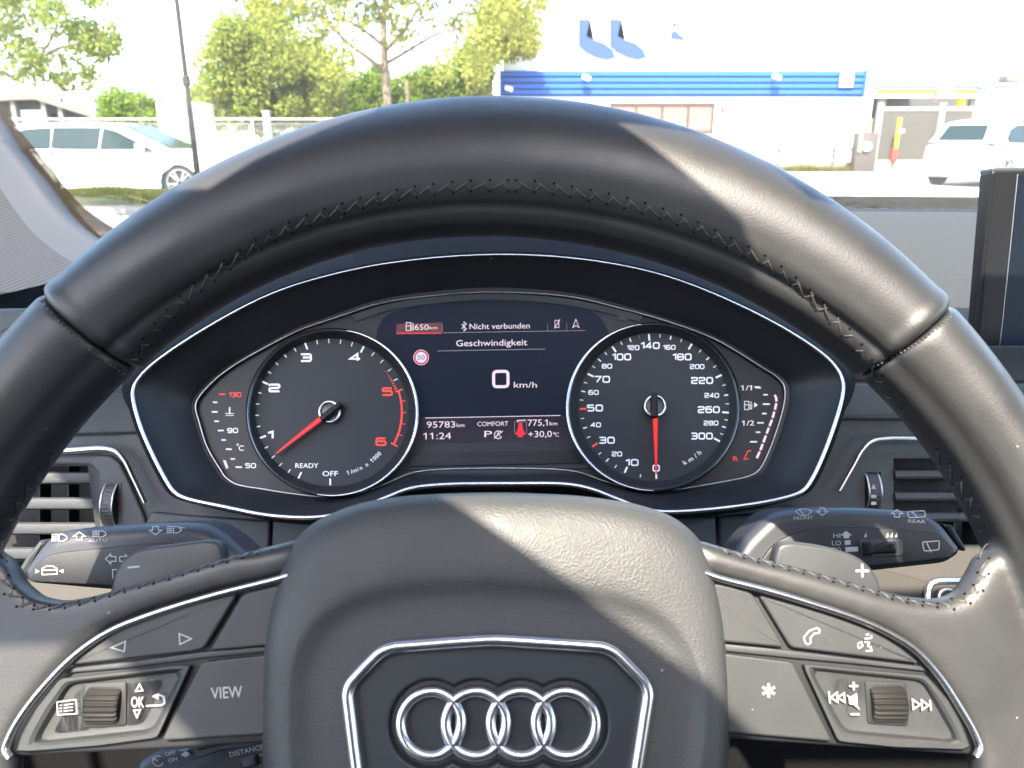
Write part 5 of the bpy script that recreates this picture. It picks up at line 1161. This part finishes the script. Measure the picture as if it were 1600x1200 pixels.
boxes('plate', [(c, (.56, .05, .56))], M['wall_white'], t, bev=.015); boxes('back_board', [(c+Vector((0, .035, 0)), (.62, .02, .62))], M['blue'], t)
# depot behind the sliding gate
DY = 44; q2 = lambda px, py, y=DY: at_y(px, py, y)
dp = thing('depot_building', (q2(1440, 200).x, DY, 0), 'open depot with a yellow and blue edge above its dark opening, behind the sliding gate', 'building')
a, b = q2(1366, 133), q2(1516, 240)
boxes('back_wall', [(((a.x+b.x)/2+3, DY+8, 2.2), (b.x-a.x+10, .2, 4.4))], mat('dark_depot', (.05, .05, .05), .8), dp)
z1, z2, z3, z4 = q2(1440, 135).z, q2(1440, 139).z, q2(1440, 147).z, q2(1440, 153).z
boxes('roof_slab', [(((a.x+b.x)/2, DY+4, z1+.1), (b.x-a.x, 8.2, .25))], M['wall_white'], dp)
boxes('blue_edge', [(((a.x+b.x)/2, DY-.1, (z1+z2)/2), (b.x-a.x, .1, z1-z2))], M['blue'], dp)
xm0, xm1 = q2(1464, 140).x, q2(1486, 140).x
boxes('yellow_edge', [(((a.x+xm0)/2+.1, DY-.1, (z3+z2)/2), (xm0-a.x-.2, .12, z2-z3-.01))], M['yellow'], dp); boxes('yellow_edge', [(((xm1+b.x)/2, DY-.1, (z3+z2)/2), (b.x-xm1, .12, z2-z3-.01))], M['yellow'], dp)
boxes('sign_board', [(((xm0+xm1)/2, DY-.12, (z3+z2)/2+.03), (xm1-xm0, .1, (z2-z3)*1.2))], M['wall_white'], dp)
k_ = [q2(x_, y_, DY-.2) for x_, y_ in ((1474, 136), (1480, 136), (1477, 141))]; mesh_obj('sign_mark', k_, [(0, 1, 2)], M['blue'], dp, smooth=False)
boxes('beam', [(((a.x+b.x)/2, DY-.08, (z3+z4)/2), (b.x-a.x, .16, z3-z4))], M['wall_white'], dp)
for px in (1372, 1494, 1513): p = q2(px, 200, DY+.3); boxes('pillar', [((p.x, p.y, z4/2), (.35, .3, z4))], M['yellow'] if px in (1401, 1494) else M['conc'], dp)
sg = thing('round_sign', q2(1461, 152, DY-.4), 'round red sign hanging in the middle of the depot opening', 'sign')
c = q2(1461, 151.5, DY-.3); bm = sweep([c, c+Vector((0, .05, 0))], [.19, .19], [.19, .19], Vector((0, 0, 1)), k=24); bm_obj('sign_disc', bm, M['red'], sg); boxes('sign_bar', [(c+Vector((0, -.03, 0)), (.24, .02, .07))], M['wall_white'], sg)
GY = 33; q3 = lambda px, py, y=GY: at_y(px, py, y)
gt = thing('sliding_gate', (q3(1420, 240).x, GY, 0), 'grey sliding gate of upright bars with pale frame beside the white warehouse', 'gate')
a, b = q3(1372, 170), q3(1512, 237)
boxes('gate_frame', [(((a.x+b.x)/2, GY, a.z), (b.x-a.x, .1, .14)), (((a.x+b.x)/2, GY, .25), (b.x-a.x, .1, .12))], M['fence'], gt)
nb = 44
bar_me = None
for i in range(nb):
    x_ = a.x+.1+(b.x-a.x-.2)*i/(nb-1); o = boxes('gate_bar', [((x_, GY, (a.z+.25)/2), (.055, .04, a.z-.35))], M['grey_metal'], gt)
for px in (1370, 1466): p = q3(px, 200); boxes('gate_post', [((p.x, GY-.1, a.z/2+.1), (.18, .14, a.z+.25))], M['fence'], gt)
boxes('backing_panel', [(((a.x+b.x)/2, GY+.06, (a.z+.25)/2), (b.x-a.x-.1, .02, a.z-.4))], mat('gate_backing', (.016, .015, .014), .8), gt)
side = boxes('side_panel', [((q3(1356, 200).x+.1, GY+.4, 1.0), (.5, .05, 1.9))], M['conc'], gt)
st_ = thing('striped_standpipe', Y(1400, 228, 32.4), 'yellow standpipe with a red foot in front of the sliding gate', 'standpipe')
p = at_y(1400, 228, 32.4); boxes('upper_pipe', [((p.x, 32.4, 1.35), (.13, .13, 1.2))], M['yellow'], st_, bev=.02); boxes('red_foot', [((p.x-.03, 32.4, .52), (.20, .20, .55))], M['red'], st_, bev=.02); boxes('valve', [((p.x+.1, 32.35, 1.45), (.22, .12, .12))], M['wall_white'], st_, bev=.02); boxes('foot_stub', [((p.x-.02, 32.4, .13), (.12, .12, .26))], M['grey_metal'], st_)
mb = thing('meter_cabinet', Y(1354, 262, 29), 'grey brown meter cabinet with a round white lid at the warehouse corner', 'cabinet')
a, b = at_y(1341, 207, 29), at_y(1367, 262, 29); boxes('cabinet_body', [(((a.x+b.x)/2, 29.2, a.z/2), (b.x-a.x, .4, a.z))], M['conc2'] if 'conc2' in M else M.setdefault('conc2', mat('grey_brown_cabinet', (.06, .05, .045), .7)), mb, bev=.02)
c = at_y(1355, 229, 28.9); bm_obj('round_lid', sweep([c, c+Vector((0, .09, 0))], [.16, .16], [.16, .16], Vector((0, 0, 1)), k=20), M['wall_white'], mb); boxes('pipe', [((a.x+.1, 28.95, 1.25), (.08, .08, 1.1))], M['fence'], mb)
# guard rail, kerb wall, bollards
gr = thing('guard_rail', Y(1245, 255, 29.5), 'long grey guard rail along the foot of the white warehouse wall', 'guard rail')
zr = at_y(1245, 233, 29.5).z; xa2, xb2 = at_y(1120, 233, 29.5).x, at_y(1345, 233, 29.5).x
boxes('rail', [(((xa2+xb2)/2, 29.5, zr), (xb2-xa2, .08, .10))], M['grey_metal'], gr, bev=.015); boxes('lower_rail', [(((xa2+xb2)/2, 29.5, zr-.2), (xb2-xa2, .05, .03))], M['grey_metal'], gr)
for px in (1150, 1218, 1304): p = at_y(px, 240, 29.5); boxes('rail_post', [((p.x, 29.56, zr/2), (.10, .06, zr))], M['grey_metal'], gr)
lw = boxes('low_concrete_wall', [(((xa2+xb2)/2, 30.2, .16), (xb2-xa2, .3, .34))], M['conc'], bev=.03); tag(lw, 'low concrete kerb wall behind the guard rail', 'wall')
def bollard(px, py0, lab):
    yb = ground(px, py0).y; p = at_y(px, py0, yb); t = thing('bollard', (p.x, yb, 0), lab, 'bollard', 'yellow bollards by the warehouse'); 
    bm = sweep([Vector((p.x, yb, z)) for z in (0, .02, .5, .62, .66)], [.11, .09, .085, .085, .03], [.11, .09, .085, .085, .03], Vector((0, 1, 0)), k=14); bm_obj('bollard_post', bm, M['yellow'], t)
    bm = sweep([Vector((p.x, yb, z)) for z in (.40, .41, .47, .48)], [.086, .091, .091, .086], [.086, .091, .091, .086], Vector((0, 1, 0)), k=14); bm_obj('band', bm, M['wall_white'], t)
bollard(1331, 266, 'yellow bollard in front of the grey brown meter cabinet'); bollard(1217, 258, 'yellow bollard at the guard rail, close to the wheel rim')
blades('kerb_weeds', at_y(1210, 250, 29).x, at_y(1330, 250, 29).x, 28.9, 29.3, 0, 3000, .05, .2, M['grass'])
bpy.data.objects['kerb_weeds']['label'] = 'thin strip of dry weeds under the guard rail'
# ------------------------------------------------------------------ cars
def car(name, loc, yaw, label, P, cat='car'):
    """P: side profile measures; x forward, built in local axes then turned"""
    L, W, H = P['L'], P['W'], P['H']; R = Matrix.Rotation(yaw, 3, 'Z')
    t = thing(name, loc, label, cat)
    T = lambda x, y, z: R @ Vector((x, y, z))+Vector(loc)
    xr, xf, wr = P['xr'], P['xf'], P['wr']
    def arch(xc, n=10): return [(xc+(wr+.06)*math.cos(a), .30+(wr+.06)*math.sin(a)) for a in np.linspace(-.25, PI+.25, n)]
    low = [(P['low'][0], .24)]+[(x, max(.22, z)) for x, z in reversed(arch(xr))]+[(x, max(.22, z)) for x, z in reversed(arch(xf))]
    low = [(-L/2+.12, .26)]+[(x, max(.20, z)) for x, z in arch(xr)[::-1]]+[(x, max(.20, z)) for x, z in arch(xf)[::-1]]+[(L/2-.12, .24)]
    top = P['top']
    prof = low+top
    def wy(z, x):
        w = W/2-.05*max(0, (z-.75))*1.2-.04*(abs(x)/(L/2))**4*3-.03*max(0, .45-z)
        return w
    rings = []
    for s in (1, .93, 0, -.93, -1):
        rings.append([T(x*(1-.006*(abs(s) == 1)), s*wy(z, x)*(1 if abs(s) < 1 else 1), z-(.03 if abs(s) == 1 and z > .7 else 0)) for x, z in prof])
    bm_obj('body', loft(rings, True, True, True), P.get('paint', M['white_paint']), t, angle=40)
    # greenhouse
    gh = P['roof']; rings = []
    for s in (1, .9, .5, -.5, -.9, -1):
        rings.append([T(x, s*(wy(z, x)-.10*(z-P['belt'])/(H-P['belt'])*1.4-.02), z-(.045 if abs(s) == 1 and z > H-.25 else 0)+(.012 if abs(s) < .6 and z > H-.3 else 0)) for x, z in gh])
    bm_obj('cabin_roof', loft(rings, True, True, True), P.get('paint', M['white_paint']), t, angle=45)
    def sy(z): return wy(z, 0)-.14*(z-P['belt'])/(H-P['belt'])-.02
    for s in (1, -1):
        for win in P['wins']:
            a = [T(x, s*(sy(z)+.012), z) for x, z in win]; b = [T(x, s*(sy(z)-.03), z) for x, z in win]
            bm_obj('side_window', loft([b, a], True, True, True), M['tint'], t, smooth=False)
        for dx in P['doors']:
            boxes('door_gap', [(T(dx, s*(W/2-.012), .62), (.012, .03, .62), R)], M['trimblk'], t)
        for hx in P['handles']: boxes('door_handle', [(T(hx, s*(W/2-.01), P['belt']-.12), (.18, .05, .035), R)], M['grey_metal'] if name != 'x' else None, t, bev=.008)
        boxes('sill_trim', [(T((xr+xf)/2, s*(W/2-.04), .225), (xf-xr-2*wr-.1, .06, .07), R)], M['trimblk'], t)
        mx_ = P['mirror']; boxes('wing_mirror', [(T(mx_, s*(W/2+.08), P['belt']+.06), (.12, .22, .15), R)], P.get('paint', M['white_paint']), t, bev=.03); boxes('mirror_foot', [(T(mx_+.08, s*(W/2-.05), P['belt']+.01), (.20, .10, .05), R)], M['trimblk'], t)
        for xc in (xr, xf):
            wh_ = bmesh.new(); n = 36; rings = []
            for yy_, r_ in ((-.10, wr-.05), (-.10, wr-.01), (-.07, wr), (.07, wr), (.10, wr-.01), (.10, wr-.06), (.085, wr-.07)):
                rings.append([T(xc+r_*math.cos(2*PI*i/n), s*(W/2-.13+yy_), wr+r_*math.sin(2*PI*i/n)) for i in range(n)])
            tw = bm_obj('wheel', loft(rings, True, True, True), M['tyre'], t, angle=40)
            bm = bmesh.new(); rr0 = wr-.075
            for a5 in range(10):
                ang = 2*PI*a5/10+(.12 if a5 % 2 else -.12); d = Vector((math.cos(ang), 0, math.sin(ang)))
                M3 = R @ Matrix.Rotation(-ang, 3, 'Y'); box(bm, T(xc+d.x*rr0*.52, s*(W/2-.035), wr+d.z*rr0*.52), (rr0*.95, .03, .035), M3)
            merge(bm, sweep([T(xc+rr0*math.cos(2*PI*i/n), s*(W/2-.045), wr+rr0*math.sin(2*PI*i/n)) for i in range(n)], .018, .03, R @ Vector((0, 1, 0)), True, 6))
            bm_obj('rim', bm, M['alloy'], tw, smooth=False)
    for nm, pts, mm in P['ends']:
        # quads across the car given as (x,z) pairs with half width
        (x0, z0, h0), (x1, z1, h1) = pts
        d = Vector((z0-z1, 0, x1-x0)); d = d.normalized()*(.012 if nm != 'number_plate' else .02)
        if P.get('flip', {}).get(nm): d = -d
        A = [T(x0, -h0, z0), T(x0, h0, z0), T(x1, h1, z1), T(x1, -h1, z1)]; dd_ = R @ d
        bm_obj(nm, loft([[p-dd_*2 for p in A], [p+dd_ for p in A]], True, True, True), mm, t, smooth=False)
    for nm, (x, y, z), s_, mm in P['lamps']:
        for s in (1, -1): boxes(nm, [(T(x, s*y, z), s_, R)], mm, t, bev=.02)
    boxes('underbody', [(T(0, 0, .32), (L-1.0, W-.5, .22), R)], M['trimblk'], t)
    return t
M['redlamp'] = mat('tail_lamp_red', (.5, .03, .03), .15, coat=.5); M['headlamp'] = mat('head_lamp_glass', (.4, .42, .45), .08, .3)
est = dict(L=4.75, W=1.82, H=1.46, belt=.93, xr=-1.36, xf=1.36, wr=.325, low=(-2.2, 0),
  top=[(2.30, .35), (2.37, .50), (2.33, .66), (2.16, .78), (1.6, .90), (1.05, .955), (-1.0, .97), (-2.10, 1.0), (-2.26, .95), (-2.32, .80), (-2.36, .55), (-2.30, .35)],
  roof=[(1.30, .88), (.98, 1.05), (.30, 1.36), (-.1, 1.44), (-.7, 1.46), (-1.5, 1.43), (-1.95, 1.37), (-2.12, 1.22), (-2.26, .92)],
  wins=[[(.88, .965), (.20, 1.30), (-.05, 1.36), (-.12, .965)], [(-.18, .965), (-.10, 1.365), (-1.02, 1.365), (-1.06, .975)], [(-1.12, .98), (-1.08, 1.36), (-1.55, 1.335), (-1.84, 1.24), (-2.0, 1.0)]],
  doors=(.95, -.15, -1.05), handles=(-.02, -.98), mirror=.72,
  ends=[('windscreen', ((1.16, .965, .66), (.28, 1.385, .54)), M['tint']), ('rear_window', ((-2.02, 1.36, .52), (-2.22, 1.0, .60)), M['tint']), ('grille', ((2.365, .45, .5), (2.33, .64, .5)), M['trimblk']), ('number_plate', ((2.375, .40, .26), (2.375, .51, .26)), M['wall_white'])],
  flip={}, lamps=[('headlight', (2.18, .68, .66), (.22, .28, .12), M['headlamp']), ('tail_light', (-2.28, .74, .86), (.10, .22, .16), M['redlamp'])])
ey = 16.4
ecx = (at_y(72, 300, ey-.9).x+at_y(277, 300, ey-.9).x)/2
car('estate_car', (ecx, ey, 0), 0, 'white estate car parked side-on across the road, left of the thin lamp post', est)
for px_, sz, lab in ((352, .55, 'round white bulk bag behind the fence, the left one above the wheel rim'), (378, .62, 'round white bulk bag behind the fence, the right one beside the pale gate post')):
    c = at_y(px_, 232, 24); t = thing('bulk_bag', (c.x, 24, 0), lab, 'bag', 'white bulk bags behind the fence')
    bm_obj('bag_body', sweep([Vector((c.x, 24, z*1.25)) for z in (0, .05, .4, .8, 1.0, 1.05)], [sz*q_ for q_ in (.8, .95, 1.05, 1, .8, .3)], [sz*q_ for q_ in (.8, .95, 1.05, 1, .8, .3)], Vector((0, 1, 0)), k=12), M['wall_white'], t)
    boxes('lifting_loop', [((c.x-sz*.5, 24, 1.4), (.05, .05, .25)), ((c.x+sz*.5, 24, 1.4), (.05, .05, .25))], M['wall_white'], t)
suv = dict(L=4.4, W=1.85, H=1.62, belt=1.02, xr=-1.42, xf=1.25, wr=.36, low=(-2, 0),
  top=[(2.15, .42), (2.20, .62), (2.12, .82), (1.9, .93), (1.1, 1.03), (-1.0, 1.06), (-1.95, 1.10), (-2.10, 1.0), (-2.14, .75), (-2.18, .50), (-2.10, .36)],
  roof=[(1.15, .98), (.75, 1.20), (.15, 1.52), (-.3, 1.60), (-.9, 1.62), (-1.5, 1.56), (-1.74, 1.50), (-2.06, 1.06)],
  wins=[[(.72, 1.06), (.08, 1.46), (-.05, 1.50), (-.10, 1.06)], [(-.16, 1.06), (-.12, 1.50), (-1.00, 1.48), (-1.28, 1.38), (-1.45, 1.20), (-1.38, 1.07)]],
  doors=(.85, -.13, -1.0), handles=(-.05, -.95), mirror=.6,
  ends=[('windscreen', ((1.02, 1.06, .66), (.14, 1.52, .54)), M['tint']), ('rear_window', ((-1.76, 1.47, .50), (-2.03, 1.12, .58)), M['tint']), ('rear_bumper', ((-2.18, .60, .80), (-2.20, .40, .80)), M['conc']), ('number_plate', ((-2.17, .86, .26), (-2.18, .75, .26)), M['wall_white'])],
  flip={}, lamps=[('headlight', (2.06, .68, .82), (.2, .3, .14), M['headlamp']), ('tail_light', (-2.02, .72, 1.02), (.16, .24, .10), M['redlamp'])])
sy_ = 20.4; sx0 = at_y(1470, 285, sy_).x
car('small_suv', (sx0+1.85, sy_+.6, 0), .52, 'white compact off-roader parked beside the right screen, seen from behind', suv)
# boxy white motorhome far right
mh = thing('motorhome', (at_y(1585, 230, 26).x, 27, 0), 'boxy white motorhome parked behind the small white off-roader', 'motorhome')
x0, x1 = at_y(1516, 200, 28.2).x, at_y(1760, 200, 26).x; zt = at_y(1540, 130, 26).z; zb = at_y(1540, 172, 26).z
bm = bmesh.new(); box(bm, ((x0+x1)/2, 27.1, (zt+.5)/2), (x1-x0, 2.2, zt-.5)); bmesh.ops.bevel(bm, geom=bm.edges[:], offset=.12, segments=4, affect='EDGES', profile=.5); bm_obj('living_box', bm, M['white_paint'], mh)
boxes('roof_lip', [(((x0+x1)/2, 27.1, zt-.05), (x1-x0+.1, 2.26, .04))], M['grey_metal'], mh); boxes('side_stripe', [((at_y(1586, 162, 25.95).x, 25.97, at_y(1586, 162, 25.95).z), (.36, .03, .04))], M['red'], mh); boxes('vent_plate', [((at_y(1556, 160, 25.95).x, 25.98, at_y(1556, 160, 25.95).z), (.55, .03, .17))], M['fence'], mh)
boxes('skirt_line', [(((x0+x1)/2+.2, 25.98, zb), (x1-x0-.6, .03, .05))], M['grey_metal'], mh)
for xw in (x0+1.1, x1-1.0): bm_obj('wheel', sweep([Vector((xw, 26.1, .34)), Vector((xw, 26.35, .34))], [.34, .34], [.34, .34], Vector((0, 0, 1)), k=24), M['tyre'], mh)
boxes('roof_vent', [((at_y(1590, 116, 26.6).x, 26.8, zt+.18), (.7, .5, .22))], M['grey_metal'], mh, bev=.04)
# pole stub by the bright hedge
pt = boxes('short_post', [((at_y(636, 150, 30).x, 30, 1.6), (.12, .12, 3.2))], M['bark']); tag(pt, 'short brown post standing right of the forked tree trunk', 'post')
for o in bpy.data.objects:
    if '_org' in o: del o['_org']
bpy.data.objects.remove(_to)
